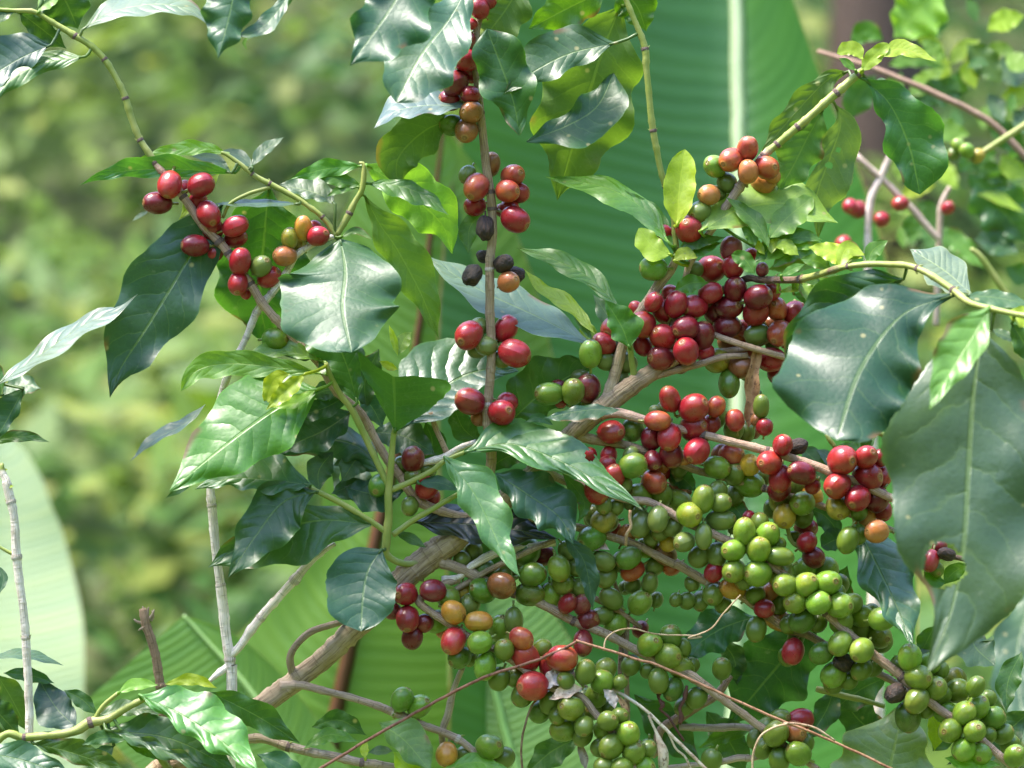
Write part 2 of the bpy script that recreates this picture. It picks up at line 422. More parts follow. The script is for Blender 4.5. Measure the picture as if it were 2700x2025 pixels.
def leaf(key, T, s, wl, wr, c, up=.5, f=.15, d=0, sd=0, wave=.12, under=0, pr=0, swl=0, swr=0, tl=0, holes=(), q=.55, pet=1, name='leaf', label=None, nu=30, mat=None, owner=None, tip=0):
    p = parse(T, s); k = TILE[T][2]
    p = [[a[0], a[1], a[2] if len(a) > 2 else 0] for a in p]
    wl /= k; wr /= k; d = d / k; swl /= k; swr /= k
    x0, y0 = p[0][0], p[0][1]
    ph1, ph2 = random.random() * 6.28, random.random() * 6.28
    kk = random.uniform(2.2, 4.0); nv = 24 if holes else 8
    if holes: nu = 96
    g = Geo(); rows = []
    wm = (wl + wr) / 2
    Yc = D0 + d * S0
    wave *= min(1.0, max(.3, sum(math.dist(p[i][:2], p[i + 1][:2]) for i in range(len(p) - 1)) / 230))
    edge = [random.uniform(-1, 1) for _ in range(2 * (nu + 1))]
    for i in range(nu + 1):
        u = i / nu
        m = crom(p, u); e = crom(p, min(1, u + .02)); b = crom(p, max(0, u - .02))
        tx, ty = e[0] - b[0], e[1] - b[1]; l = math.hypot(tx, ty) or 1; tx /= l; ty /= l
        nx, ny = ty, -tx
        pfl, pfr = (prof(pr[0], u), prof(pr[1], u)) if isinstance(pr, tuple) else (prof(pr, u),) * 2
        row = []
        for j in range(-nv, nv + 1):
            v = j / nv; av = abs(v)
            pf = pfl if v < 0 else pfr
            w = (wl if v < 0 else wr) * pf
            sw = (swl if v < 0 else swr) * pf
            if pr == 2: sw += wm * u * (.22 * av * (1 - av) * 4 * (.6 if v > 0 else -.3) + .16 * mnoise.noise(Vector((v * 3.1, ph1, 2))))
            ex = 1 + (.15 if mat is not None else 1) * (.02 * edge[i + (nu + 1) * (v > 0)] + .07 * mnoise.noise(Vector((u * 9, ph1 + (3 if v < 0 else 0), ph2))) if av == 1 else 0)
            wv = wave * wm * min(1, pf * 1.6) * av * av
            dz = wv * 2.2 * sin(kk * 2 * pi * u + (ph1 if v < 0 else ph2))
            ins = wv * 1.05 * cos(kk * 2 * pi * u + (ph1 if v < 0 else ph2) + .6)
            sg = -1 if v > 0 else 1
            x = m[0] + nx * sg * (w * av * ex + ins) + tx * sw * av
            y = m[1] + ny * sg * (w * av * ex + ins) + ty * sw * av
            dd = d + m[2] + up * (y0 - y) + sd * (x - x0) - (f[v > 0] if isinstance(f, tuple) else f) * w * av ** 1.4 + dz - tl * w * av * sg * (-1)
            dd += .05 * wm * mnoise.noise(Vector((u * 4, v * 1.5, ph1)))
            row.append(g.add(P(x, y, dd), (u, .5 + .5 * v)))
        rows.append(row)
    hs = []
    for h in holes:
        ox, oy, kx = TILE[h[0]]; hs.append((ox + h[1] / kx, oy + h[2] / kx, h[3] / kx, h[4] / kx))
    def cut(quad):
        if not hs: return False
        c3 = sum((Vector(g.v[a]) for a in quad), Vector()) / 4
        kx = FOVW * c3.y / W0
        x, y = c3.x / kx + W0 / 2, H0 / 2 - (c3.z - ZC) / kx
        return any(((x - a) / r1) ** 2 + ((y - b) / r2) ** 2 < 1 + .35 * mnoise.noise(Vector((x * .03, y * .03, a))) for a, b, r1, r2 in hs)
    for i in range(nu):
        for j in range(2 * nv):
            quad = (rows[i][j], rows[i][j + 1], rows[i + 1][j + 1], rows[i + 1][j])
            if cut(quad): continue
            g.f.append(quad[::-1] if under else quad)
    if pet and key in BR:
        nq = nearest(key, x0, y0)
        dist = math.hypot(nq[0] - x0, nq[1] - y0)
        if dist < 130:
            a, b = P(nq[0], nq[1], nq[2]), P(x0, y0, d)
            b2 = P(*[crom(p, .06)[0], crom(p, .06)[1]], d + up * (y0 - crom(p, .06)[1]))
            r = 4.2 * S0
            mid = (a + b) / 2 + Vector((0, 0, -.0008))
            g.tube([(a, r * 1.25, 1), ((a + mid) / 2, r * 1.05, 1), (mid, r, 1), (b, r, 1), (b2, r * .6, 1)], seg=7, uvfix=(.02, .5))
    org = P(x0, y0, d)
    me = g.mesh('leaf', mat or M_LEAF, org)
    par = owner if owner is not None else BR[key]['o']
    o = link(name, me, par, org)
    cc = LC[c] if isinstance(c, str) else c
    vr = random.uniform(.85, 1.18)
    LL = sum(math.dist(p[i][:2], p[i + 1][:2]) for i in range(len(p) - 1))
    o.color = (cc[0] * vr * random.uniform(.92, 1.1), cc[1] * vr, cc[2] * vr * random.uniform(.85, 1.15), q * min(1.0, max(.18, (LL / 330) ** 1.4)))
    if label: o['label'] = label
    return o

# ---- cherries
def cherry_mesh(kind, rs):
    g = Geo(); ns, nr = 20, 16
    rnd = random.Random(rs)
    k1, k2 = rnd.uniform(.0, .06), rnd.uniform(0, 6.28)
    prof_ = []
    for i in range(nr + 1):
        th = pi * i / nr
        r = sin(th) ** .92 if 0 < th < pi else 0
        z = -cos(th)
        prof_.append((r, z))
    prof_ = [(a, b) for a, b in prof_ if not (b > .965)]
    prof_ += [(.235, .962), (.20, .982), (.15, .970), (.11, .945), (.05, .947), (.022, .985), (0, .99)]
    rows = []
    for i, (r, z) in enumerate(prof_):
        row = []
        for j in range(ns + 1):
            th = 2 * pi * j / ns
            rr = r * (1 + k1 * cos(2 * th + k2) + (.015 * cos(3 * th + k2 * 2) if kind == 'cherry' else 0))
            co = Vector((rr * cos(th), rr * sin(th), z))
            if kind == 'dried':
                co *= 1 + .16 * mnoise.noise(co * 1.7 + Vector((rs * 3, 0, 0))) + .05 * abs(sin(5 * th + 2 * mnoise.noise(co * 2)))
            elif kind == 'cherry':
                co *= 1 + .035 * mnoise.noise(co * 1.2 + Vector((rs * 5, 1, 0)))
            row.append(g.add(co, (j / ns, min(1, i / (nr - 1) * .93) if i < nr - 1 else .93 + .07 * (i - nr + 2) / 8)))
        rows.append(row)
    for i in range(len(rows) - 1):
        for j in range(ns):
            if i == 0: g.f.append((rows[0][0], rows[1][j + 1], rows[1][j]))
            else: g.f.append((rows[i][j], rows[i][j + 1], rows[i + 1][j + 1], rows[i + 1][j]))
    # short stalk
    g.tube([(Vector((0, 0, -1.42)), .13, 1), (Vector((.02, 0, -1.15)), .11, 1), (Vector((0, 0, -.95)), .17, 1)], seg=8, uvfix=(.5, 0.0))
    return g.mesh('cherry', M_CHERRY if kind == 'cherry' else M_HUSK)
CM = [cherry_mesh('cherry', i) for i in range(5)]
DM = [cherry_mesh('dried', i) for i in range(3)]
CC = dict(R=(.275, .011, .018, .0), D=(.145, .006, .013, .0), P=(.38, .020, .028, .15), M=(.31, .030, .024, .45), O=(.42, .16, .05, .3), Y=(.44, .25, .025, .3),
          L=(.18, .19, .020, .45), G=(.140, .240, .022, .06), g=(.19, .27, .020, .35), E=(.075, .155, .014, .0), B=(.20, .075, .028, .25), V=(.20, .028, .045, .1),
          K=(.035, .022, .017, 0), H=(.42, .20, .10, 0))
CN = dict(R='ripe_cherry', D='ripe_cherry', P='ripe_cherry', M='ripe_cherry', V='ripe_cherry', O='orange_cherry', Y='orange_cherry', B='orange_cherry',
          L='green_cherry', G='green_cherry', g='green_cherry', E='green_cherry', K='dried_cherry', H='dried_cherry')
ALLC = []
PLACED = []
def cherries(key, T, s, d0=0):
    ox, oy, k = TILE[T]
    for tok in s.split(';'):
        t = tok.split()
        if not t: continue
        x, y, r, c = float(t[0]), float(t[1]), float(t[2]), t[3]
        backl = 'b' in t[4:]
        nums = [float(a) for a in t[4:] if a != 'b']
        ang = nums[0] if nums else None
        asp = nums[1] + .06 if len(nums) > 1 else random.uniform(1.06, 1.2)
        x = ox + x / k; y = oy + y / k; r = r / k * ((1.15 if c in 'GEgL' else 1.10) * random.uniform(.96, 1.05) if c not in 'KH' else .95)
        nq = nearest(key, x, y)
        dist = math.hypot(nq[0] - x, nq[1] - y)
        d = nq[2] + d0 / k + (24 if backl else -16) - (max(0, 26 - dist) * (.9 if not backl else -.9))
        for (X, Y_, R, Dp) in PLACED:
            dd = math.hypot(X - x, Y_ - y); lim = .84 * (R + r)
            if dd < lim: 
                need = Dp + sqrt(lim * lim - dd * dd)
                if d < need and d > Dp - (lim * 2.2): d = need
        PLACED.append((x, y, r, d))
        ax, ay = x - nq[0], y - nq[1]
        if dist < 3: ax, ay = random.uniform(-1, 1), 1
        if ang is None:
            a2 = math.atan2(-ay, ax) + random.uniform(-.4, .4)
            tilt = radians(random.uniform(15, 62)) if not backl else radians(random.uniform(-25, 25))
        else:
            a2 = radians(ang)
            if cos(a2) * ax + sin(a2) * (-ay) < 0: a2 += pi
            tilt = radians(random.uniform(30, 62) if asp < 1.17 else random.uniform(5, 34))
            asp = max(1.0, asp + .25 * (1 - cos(tilt)))
        axis = Vector((cos(a2) * cos(tilt), -sin(tilt), sin(a2) * cos(tilt)))
        ALLC.append((key, c, P(x, y, d), r * FOVW * (D0 + d * S0) / W0, asp, axis))

def finish_cherries(owner_of_rest):
    order = sorted(ALLC, key=lambda q: -q[3])
    cnt = {}; rest = []
    for q in order:
        key, c, pos, r, asp, axis = q
        nm = CN[c]
        if nm in ('green_cherry', 'ripe_cherry') and BR[key]['owner'] is owner_of_rest:
            cnt[nm] = cnt.get(nm, 0) + 1
            if cnt[nm] > 105 and nm == 'green_cherry':
                rest.append(q); continue
        me = random.choice(DM if nm == 'dried_cherry' else CM)
        o = link(nm, me, BR[key]['o'], pos)
        rot = axis.to_track_quat('Z', 'Y').to_matrix() @ Matrix.Rotation(random.uniform(0, 6.28), 3, 'Z')
        o.rotation_euler = rot.to_euler()
        o.scale = (r, r, r * asp)
        cc = CC[c]; vr = random.uniform(.82, 1.2)
        o.color = (cc[0] * vr, cc[1] * vr * random.uniform(.85, 1.2), cc[2] * vr, min(1, cc[3] + (random.random() ** 2.2) * (.22 if c in 'RDVGE' else .5)))
    if rest:
        g = Geo()
        for key, c, pos, r, asp, axis in rest:
            me = random.choice(CM)
            M = axis.to_track_quat('Z', 'Y').to_matrix() @ Matrix.Rotation(random.uniform(0, 6.28), 3, 'Z')
            b = len(g.v)
            uvs = {}
            for l in me.loops: uvs[l.vertex_index] = tuple(me.uv_layers[0].data[l.index].uv)
            for v in me.vertices: g.add(pos + M @ Vector((v.co.x * r, v.co.y * r, v.co.z * r * asp)), uvs.get(v.index, (0, 0)))
            for f in me.polygons: g.f.append(tuple(b + i for i in f.vertices))
        o = link('green_cherry', g.mesh('green_cherry', M_CHERRY), owner_of_rest, Vector((0, 0, 0)))
        o.color = (.095, .175, .014, .1); o['kind'] = 'stuff'; o['label'] = 'smaller green cherries tucked behind the others'

def strand(name, T, s, col, label, cat, r=10, mat=None, blade=0, group=None, rough=.08, seg=8):
    """a loose dry stalk or blade as a top-level thing of one mesh"""
    p = parse(T, s); k = TILE[T][2]
    p = [[a[0], a[1], (a[2] if len(a) > 2 else 0), (a[3] if len(a) > 3 else r) / k] for a in p]
    L = sum(math.dist(p[i][:2], p[i + 1][:2]) for i in range(len(p) - 1)); n = max(10, int(L / 8))
    g = Geo(); pts = []
    for i in range(n + 1):
        q = crom(p, i / n)
        q[0] += 1.6 * mnoise.noise(Vector((i * .22, L, 0))); q[1] += 1.6 * mnoise.noise(Vector((i * .22, L, 5)))
        pts.append((P(q[0], q[1], q[2]), max(.6, q[3]) * FOVW * (D0 + q[2] * S0) / W0, 0))
    g.tube(pts, seg=seg, rough=rough)
    org = pts[0][0]
    o = link(name, g.mesh(name, mat or M_DEAD, org), None, org); o.color = (*col, 1)
    o['label'] = label; o['category'] = cat
    if group: o['group'] = group
    return o

def bud(key, T, s, n=3, size=16, pale=0):
    """a joint of the twig: a dark ring and a few green stipules"""
    ox, oy, k = TILE[T]
    for tok in s.split(';'):
        x, y = [float(a) for a in tok.split()[:2]]; x = ox + x / k; y = oy + y / k
        sm = BR[key]['s']
        i = min(range(len(sm)), key=lambda j: (sm[j][0] - x) ** 2 + (sm[j][1] - y) ** 2)
        i = min(max(i, 1), len(sm) - 2)
        q, a, b = sm[i], sm[i - 1], sm[i + 1]
        pc, pa, pb = P(*q[:3]), P(*a[:3]), P(*b[:3])
        t = (pb - pa).normalized(); r = q[3] * S0
        g = Geo()
        g.tube([(pc - t * r * .55, r * .98, 0), (pc - t * r * .3, r * 1.10, 0), (pc + t * r * .15, r * 1.15, 0), (pc + t * r * .5, r * .99, 0)], seg=12, cap=False, rough=.08)
        o = link('joint', g.mesh('joint', M_BARK, pc), BR[key]['o'], pc); o.color = (.15, .10, .085, 1) if not pale else (.50, .42, .34, 1)
        g = Geo()
        for m in range(n):
            sgn = -1 if m % 2 else 1
            side = t.cross(Vector((0, -1, 0))).normalized() * sgn + Vector((0, random.uniform(-.6, .3), 0))
            p0 = pc + side * r * .8; L = size / k * S0 * random.uniform(.7, 1.5)
            tip = p0 + (side * .55 + t * random.uniform(.5, 1.1)).normalized() * L
            g.tube([(p0 - side * r * .3, L * .2, 1), ((p0 * .6 + tip * .4), L * .17, 1), (tip, L * .02, 1)], seg=6)
        o = link('bud', g.mesh('bud', M_BARK, pc), BR[key]['o'], pc); o.color = (.2, .24, .06, 1)
SUN_E, SUN_ANG, SKY_E, EXPO = 1.45, 16, .115, 3.3
# ================================================================ the loaded coffee shrub
OLD = thing('coffee_shrub', 'large coffee shrub with thick leaning bare trunk, crowded with red and green cherries', 'coffee shrub', P(180, 7240, 60))
WOOD, PALE, PINK = (.33, .25, .16), (.82, .71, .60), (.50, .33, .235)
branch('trunk', OLD, 'G', 'G 398 13217 132 114; G 487 6470 132 106; G 730 2267 132 88; G 1200 1540 150 76; G 1560 1270 140 72; G 1800 1090 130 70; G 2050 870 120 73; H 440 590 110 84; H 600 450 110 92; H 760 330 110 84; E 1130 1440 100 66; E 1440 1130 90 62; E 1640 960 90 68; E 1790 840 80 64; F 60 740 80 52; F 150 600 90 34', (.34, .245, .15), 'trunk', seg=30, rough=.16)
branch('tl', OLD, 'A', 'E 980 1640 100 34; E 600 1530 60 32; E 440 1350 40 30; E 330 1190 30 28; E 225 1000 20 27; D 1960 860 10 27; D 1860 700 0 28; D 1720 565 0 29; D 1540 370 0 29; D 1450 230 0 30; A 1310 1450 0 30; A 1180 1310 0 29; A 1080 1165 0 28; A 1000 1060 0 26; A 930 985 0 25 .3; A 880 910 0 23 .75; A 815 810 0 22 1; A 770 690 0 23 1; A 735 575 0 23 .9; A 690 480 0 21 1; A 610 345 0 21 1; A 520 260 0 22 1; A 430 205 0 23 1; A 300 125 0 18 1; A 200 70 0 17 1; A 60 62 -20 14 1; A -140 40 -40 12 1', PINK, node=.22)
branch('vert', OLD, 'B', 'H 760 360 100 38; E 880 1560 80 36; E 985 1290 60 36; E 962 1060 60 33; E 968 900 60 31; E 985 640 60 31; E 978 400 60 31; E 976 140 60 31; B 990 1400 60 31; B 987 1180 60 30; B 955 960 60 29; B 928 700 60 28; B 905 500 60 26; B 890 300 60 24; B 915 120 60 22; B 960 0 60 20; B 1010 -180 40 18', (0.41, 0.29, 0.18), node=.14)
branch('over', OLD, 'B', 'B 960 -100 40 18 .6; B 800 -260 -100 18 .8; B 560 -330 -300 17 1; A 1900 -260 -450 16 1; A 1500 -230 -520 15 1; A 1340 -190 -600 12 1', PINK)
branch('fork', OLD, 'E', '1650 930 90 44; 1690 830 90 40; 1740 640 90 37; 1800 500 100 35; 1880 370 100 34; 1950 260 100 33; 2035 155 90 32; B 2062 1500 85 24 .7; B 2062 1420 80 20 1; B 2035 1200 70 19 1; B 1985 1040 60 20 1; B 1955 900 50 21 1; B 1930 760 40 23 .9; B 1905 560 30 21 1; B 1892 400 30 22 1; B 1885 300 30 25 1; B 1850 190 30 20 1; B 1770 0 30 18 1; B 1700 -160 30 16 1', (0.45, 0.33, 0.21), node=.2)
branch('upr', OLD, 'C', 'F 90 690 90 40; F 150 520 90 26; F 215 330 80 22; F 245 170 70 20; C 300 1480 60 22; C 420 1290 60 26; C 500 1170 50 30; C 580 1050 40 33; C 650 960 30 28 .2; C 695 905 20 26 .35; C 770 845 20 26 .75; C 885 745 10 26 .8; C 1000 645 0 27 1; C 1110 545 0 30 1; C 1245 430 0 25 1; C 1275 390 -10 10 1', (0.50, 0.36, 0.27), node=.18)
branch('front', OLD, 'F', '90 700 90 34; 250 480 170 28; 430 300 170 26; 590 210 110 24 0; 690 218 10 24 .1; 880 215 -160 24 .3; 1000 190 -280 23 .8; 1110 155 -400 23 .5; 1200 135 -470 20 .85; 1400 125 -600 21 .95; 1590 150 -760 21 1; 1780 265 -900 24 1; 1900 350 -1050 22 1; 2080 400 -1200 20 1; 2300 440 -1350 18 1', (0.15, 0.09, 0.06), node=.2)
branch('redmid', OLD, 'F', 'E 1600 1000 80 40; E 1740 995 40 34; E 1890 1035 0 30; F 160 1075 -20 27; F 340 1120 -50 27; F 520 1165 -70 28; F 700 1210 -90 30; F 830 1250 -110 29; F 1000 1305 -130 30; F 1120 1352 -150 30; F 1300 1425 -170 29; F 1440 1490 -190 28; F 1700 1600 -220 24', PINK, node=.12)
branch('redhigh', OLD, 'F', '60 760 90 34; 180 690 80 28; 300 590 50 26; 380 535 120 21; 440 552 95 21; 560 592 50 22; 700 632 40 22; 900 690 70 21', (0.50, 0.34, 0.22), node=.1)
branch('twiglow', OLD, 'F', '20 790 80 26; 180 745 70 24; 330 705 60 23; 460 665 60 22; 600 655 80 20', (.42, .29, .19), node=.1)
branch('redback', OLD, 'F', '90 700 110 30; 300 660 160 26; 560 620 170 22; 700 575 180 20; 820 480 180 18; 960 330 190 18 .6; 1040 310 200 18 1', (0.50, 0.34, 0.22), node=.1)
branch('redmidb', OLD, 'F', 'E 1480 1120 90 36; E 1640 1160 70 32; E 1760 1180 60 30; F 20 1225 60 28; F 200 1287 60 25; F 360 1345 60 25; F 540 1390 60 24; F 700 1435 60 24; F 850 1480 60 23; F 1000 1525 60 23; F 1075 1552 60 22; F 1250 1600 60 22; F 1460 1680 60 20', (0.40, 0.28, 0.17), node=.14)
branch('green', OLD, 'H', 'E 1180 1370 90 36; E 1280 1330 60 30; E 1420 1390 20 28; E 1660 1462 -30 26; E 1790 1500 -50 26; I 20 105 -60 26; I 120 150 -70 26; I 200 200 -80 27; I 330 265 -90 28; I 420 305 -100 29; I 540 355 -110 28; I 700 450 -120 28; I 870 580 -130 28; I 1050 745 -150 29; I 1200 890 -170 30; I 1340 1000 -190 32; I 1500 1130 -210 33; I 1690 1295 -230 30; I 1860 1410 -250 28; I 2020 1545 -270 27; I 2180 1680 -290 25', (0.45, 0.30, 0.22), node=.12)
branch('greenb', OLD, 'H', 'H 800 300 100 40; H 1100 230 90 34; H 1340 220 70 28; H 1640 300 60 27; H 1840 362 50 27; H 1960 425 40 27; H 2070 480 40 29; I 180 468 30 30; I 350 565 30 31; I 430 592 30 28; I 560 655 30 27; I 680 745 30 27; I 830 850 20 27; I 950 880 20 27; I 1090 965 20 27; I 1250 1055 20 26; I 1430 1145 20 24; I 1620 1290 20 20', (0.40, 0.28, 0.18), node=.16)
branch('lower', OLD, 'H', '640 440 110 50; 760 480 80 38; 970 580 60 36; 1110 635 50 33; 1260 690 40 32; 1460 800 30 31; 1620 862 20 31; 1850 982 10 30; 1960 1045 0 29; I 120 1065 0 28; I 270 1125 -10 34; I 440 1245 -20 28; I 600 1365 -20 27; I 700 1440 -20 27; I 860 1560 -30 25; I 1010 1670 -30 22', (0.40, 0.29, 0.20), node=.14)
branch('lowerb', OLD, 'H', '800 560 90 24; 700 590 60 26; 590 660 20 27; 560 690 -10 27; 660 765 -40 26; 830 880 -70 26; 1000 965 -90 25; 1110 1035 -110 25; 1300 1175 -140 25; 1500 1240 -160 25; 1590 1340 -180 24; 1690 1450 -200 23; 1790 1580 -220 22; 1860 1760 -240 20', (0.44, 0.31, 0.21), node=.14)
branch('spurhigh', OLD, 'H', '700 560 100 22; 800 545 70 22; 870 480 70 26; 1000 412 60 30; 1090 390 60 28; 1360 345 40 24', PALE, node=.15)
branch('spurlow', OLD, 'H', '740 640 100 20; 860 570 70 20; 1000 490 20 20; 1180 405 10 20; 1355 330 0 17', (0.38, 0.28, 0.18), node=.12)
branch('bota', OLD, 'G', '1640 1180 100 40; 1750 1175 80 30; 1880 1205 60 26; H 120 1238 50 25; H 260 1275 40 25; H 420 1335 40 28; H 600 1412 40 25; H 780 1485 40 26; H 900 1575 40 23; H 1020 1680 40 20', (0.43, 0.31, 0.22), node=.14)
branch('botb', OLD, 'G', '1180 1560 80 40; 1480 1485 20 32; 1690 1535 0 32; 1900 1582 0 30; 2110 1628 0 30; H 420 1655 0 26; H 700 1720 0 22', (0.40, 0.30, 0.21), node=.14)
branch('loop', OLD, 'G', '1710 1120 120 28; 1690 1020 70 25; 1720 950 50 24; 1790 880 50 24; 1860 845 60 23; 1960 815 80 22; 2020 800 120 20', (0.36, 0.26, 0.17), rough=.08)
branch('rose', OLD, 'H', '700 420 100 26 .2; 500 470 40 22 .6; 380 420 0 24 1; 375 340 -20 30 1; 388 200 -30 27 1; E 385 1480 -40 27 1; E 400 1300 -60 23 1; E 413 1150 -80 20 1; E 424 1080 -90 18 1', (.3, .24, .16), node=.08)
branch('rosel', OLD, 'E', '385 1430 -40 22 1; 330 1300 -50 22 1; 260 1150 -60 22 1; 175 975 -80 24 1; D 1990 895 -90 20 1; D 1930 780 -110 17 1; D 1900 700 -110 14 1', (.3, .24, .16), node=.08)
branch('rosem', OLD, 'H', '395 300 -20 20 1; 250 200 -40 19 1; 100 110 -70 19 1; -20 50 -100 18 1; G 1800 20 -120 14 1', (.3, .24, .16))
branch('roser', OLD, 'E', '405 1440 -40 20 1; 520 1390 -60 19 1; 640 1330 -80 18 1; 710 1275 -100 16 1; 830 1222 -100 14 1', (.3, .24, .16))
branch('roserb', OLD, 'H', '410 300 -10 20 1; 520 220 -20 19 1; 640 150 -40 19 1; 790 62 -60 16 1; 830 30 -70 10 1', (.3, .24, .16))
branch('shoot', OLD, 'E', '1830 830 80 26 1; 1805 700 40 21 1; 1795 610 10 19 1; 1785 580 0 14 1', (.3, .24, .16))
branch('twigup', OLD, 'E', '760 1370 60 18; 735 1260 60 20; 700 1170 70 19; 660 1080 80 18; 630 990 90 16', (0.54, 0.36, 0.21), node=.1)
branch('twigwhite', OLD, 'E', '560 1290 40 22; 700 1255 40 24; 790 1200 30 20; 900 1160 20 17', PALE, node=.15)
branch('mast', OLD, 'H', '740 1680 120 22; 700 1480 110 22; 735 1340 100 26; 770 1190 90 20; 820 1070 90 18', (0.46, 0.36, 0.24), node=.15)
branch('backtwig', OLD, 'I', '-480 1040 250 14; 10 1560 230 26; 90 1440 220 30; 240 1340 200 34; 420 1230 200 28; 500 1120 220 22', (0.33, 0.22, 0.15), node=.1)
branch('backtwigb', OLD, 'I', '120 1659 120 18; 420 1628 120 20; 540 1600 110 24; 640 1600 110 20; 760 1560 110 16', (0.50, 0.39, 0.29), node=.2)
branch('backtwigc', OLD, 'I', '200 1420 210 22; 400 1425 180 26; 560 1420 180 24; 700 1445 180 18', (0.45, 0.35, 0.27), node=.25)
branch('hangtwig', OLD, 'H', '1780 800 180 16; 1770 1000 180 17; 1775 1200 180 18; 1780 1420 190 17', (0.41, 0.28, 0.18), node=.15)
branch('hangtwigb', OLD, 'H', '1700 560 180 14; 1750 760 180 15; 1740 1000 180 17; 1735 1120 180 15', (0.38, 0.25, 0.17), node=.15)
branch('sidetwig', OLD, 'H', '1590 670 120 20; 1700 730 130 20; 1780 780 140 18; 1860 840 160 14', (0.45, 0.29, 0.17), node=.1)
branch('farstalk', OLD, 'I', '1000 1200 200 20 1; 1150 1235 200 22 1; 1280 1265 200 18 1; 1400 1300 190 16 1', (.3, .24, .16), node=.2)
branch('peg', OLD, 'I', '830 250 40 14 1; 860 340 40 14 1; 930 390 40 10 1', (.3, .24, .16))

# leaves of the upper half
leaf('tl', 'A', '300 262; 140 330; 0 412; -220 560', 75, 190, (.03, .082, .05), up=.45, d=-30, f=.1)
leaf('tl', 'A', '500 330; 250 372; 60 472; -80 650', 60, 75, 'm', up=.8, d=-40, f=-.5, wave=.12)
leaf('tl', 'A', '300 -140; 390 20; 455 170', 140, 160, 'd', up=-.2, d=120)
leaf('tl', 'A', '110 70; 220 150; 390 285', 60, 70, 'm', up=-.2, d=60)
leaf('tl', 'A', '225 70; 270 10; 370 -70', 45, 45, 'p', up=1.3, d=-20)
leaf('tl', 'A', '90 62; 10 85; -80 140', 40, 35, 'd', up=.5, d=-20)
leaf('tl', 'A', '480 175; 640 75; 900 25; 1110 60; 1232 160', 85, 55, (.09, .14, .10), up=.4, tl=1.5, d=-20, f=-.1, wave=.1, q=.6)  # pale sheen of the sky painted into this leaf's colour
leaf('over', 'A', '1390 -220; 1345 60; 1270 345', 120, 160, 'b', up=.25, d=-700, f=-.3)
leaf('over', 'A', '1690 -40; 1600 90; 1510 170; 1370 215', 50, 55, 'b', up=1.0, d=-520, f=.3)
leaf('over', 'A', '1720 -20; 1640 60; 1560 120; 1440 240', 25, 45, 'm', up=.2, d=-470)
leaf('over', 'A', '1450 210; 1425 250; 1440 292', 10, 12, 'g', up=.3, d=-500, pet=0)
leaf('tl', 'A', '1300 1185; D 1110 80; D 860 490; D 700 740; D 640 905', 190, 265, 'b', up=.15, d=70, f=.12, wave=.07, sd=.1, label='dark blue-green leaf hanging behind the red cherries')
leaf('tl', 'A', '1280 1010; 1170 1120; 1040 1285', 45, 45, 'y', up=.2, d=230, pet=0)
leaf('tl', 'A', '870 1230; 810 1260; 770 1290', 12, 12, 's', up=1.2, d=40, pet=0)
leaf('vert', 'B', '790 690; 600 760; 440 930; 450 1125', 130, 150, 'o', up=.0, d=90, under=1, f=.1)
leaf('vert', 'B', '850 620; 620 615; 430 650; 300 750', 55, 110, (.08, .125, .10), up=.4, tl=-1.3, d=-10, f=.1, q=.6)  # bluish sky sheen mixed into the base colour
leaf('vert', 'B', '860 -100; 740 110; 570 330; 430 600', 230, 210, (.04, .105, .055), up=.7, d=-330, f=.15, wave=.1, pr=4, q=.35)
leaf('over', 'B', '560 -240; 390 60; 160 385', 250, 170, (.022, .078, .034), up=.5, d=-760, f=.15, q=.3)
leaf('vert', 'B', '1150 790; 1105 560; 960 165', 160, 165, (.026, .090, .016), up=.12, d=-150, f=.2, pr=4, pet=0, q=.4)
leaf('vert', 'B', '1190 825; 1430 730; 1600 620; 1700 425', 95, 165, (.026, .082, .018), up=.5, d=-60, f=.15, pr=4, pet=0, wave=.14, q=.35)
leaf('fork', 'B', '1715 250; 1440 315; 1230 420; 1060 545', 95, 175, (.026, .082, .018), up=.5, d=10, f=.15, wave=.1, q=.45)
leaf('fork', 'B', '1740 30; 1640 280; 1520 650; 1430 950; 1370 1170', 285, 285, 'o', up=-.15, d=200, under=1, f=.1, label='very large olive leaf seen from beneath')
leaf('vert', 'B', '1180 -130; 1060 70; 900 270', 145, 155, 'o', up=.0, d=150, under=1)
leaf('fork', 'B', '1660 -60; 1430 50; 1200 170', 125, 130, 'g', up=-.2, d=130)
leaf('fork', 'B', '1700 -90; 1830 30; 1890 185', 120, 120, 'g', up=-.1, d=160)
leaf('fork', 'B', '2070 1315; 2082 1100; 2115 870', 92, 92, 'y', up=.25, d=-50, f=.35, pr=1, q=.4, wave=.03, label='upright young yellow-green leaf with a drip tip')
leaf('fork', 'B', '2030 1430; 1880 1225; 1640 1090; 1295 1030', 85, 60, (.10, .24, .03), up=.75, d=-20, f=.2)
leaf('fork', 'B', '2045 1450; 1950 1250; 1760 1105', 28, 35, 'g', up=.5, d=40)
leaf('fork', 'B', '2030 1485; 1930 1440; 1845 1330', 78, 62, 'y', up=.5, d=-40, pr=1)
leaf('upr', 'C', '170 1490; 290 1400; 470 1385', 25, 55, 'g', up=.5, d=-40)
leaf('upr', 'C', '195 1500; 330 1445; 450 1415', 50, 45, 'g', up=.6, d=-20)
leaf('upr', 'C', '170 1520; 230 1480; 310 1505', 40, 35, 'y', up=.4, d=-60)
leaf('upr', 'C', '320 1350; 560 1220; 840 1190; 1130 1302', 165, 115, (.20, .32, .06), up=.8, d=-70, f=-.15, q=.25, wave=.05, label='pale curved leaf sheltering the cherries')
leaf('upr', 'C', '725 1445; 650 1300; 470 1145', 48, 50, 'g', up=.4, d=-110)
leaf('upr', 'C', '730 1385; 830 1270; 980 1148', 75, 85, 'p', up=.7, d=-90, pr=1)
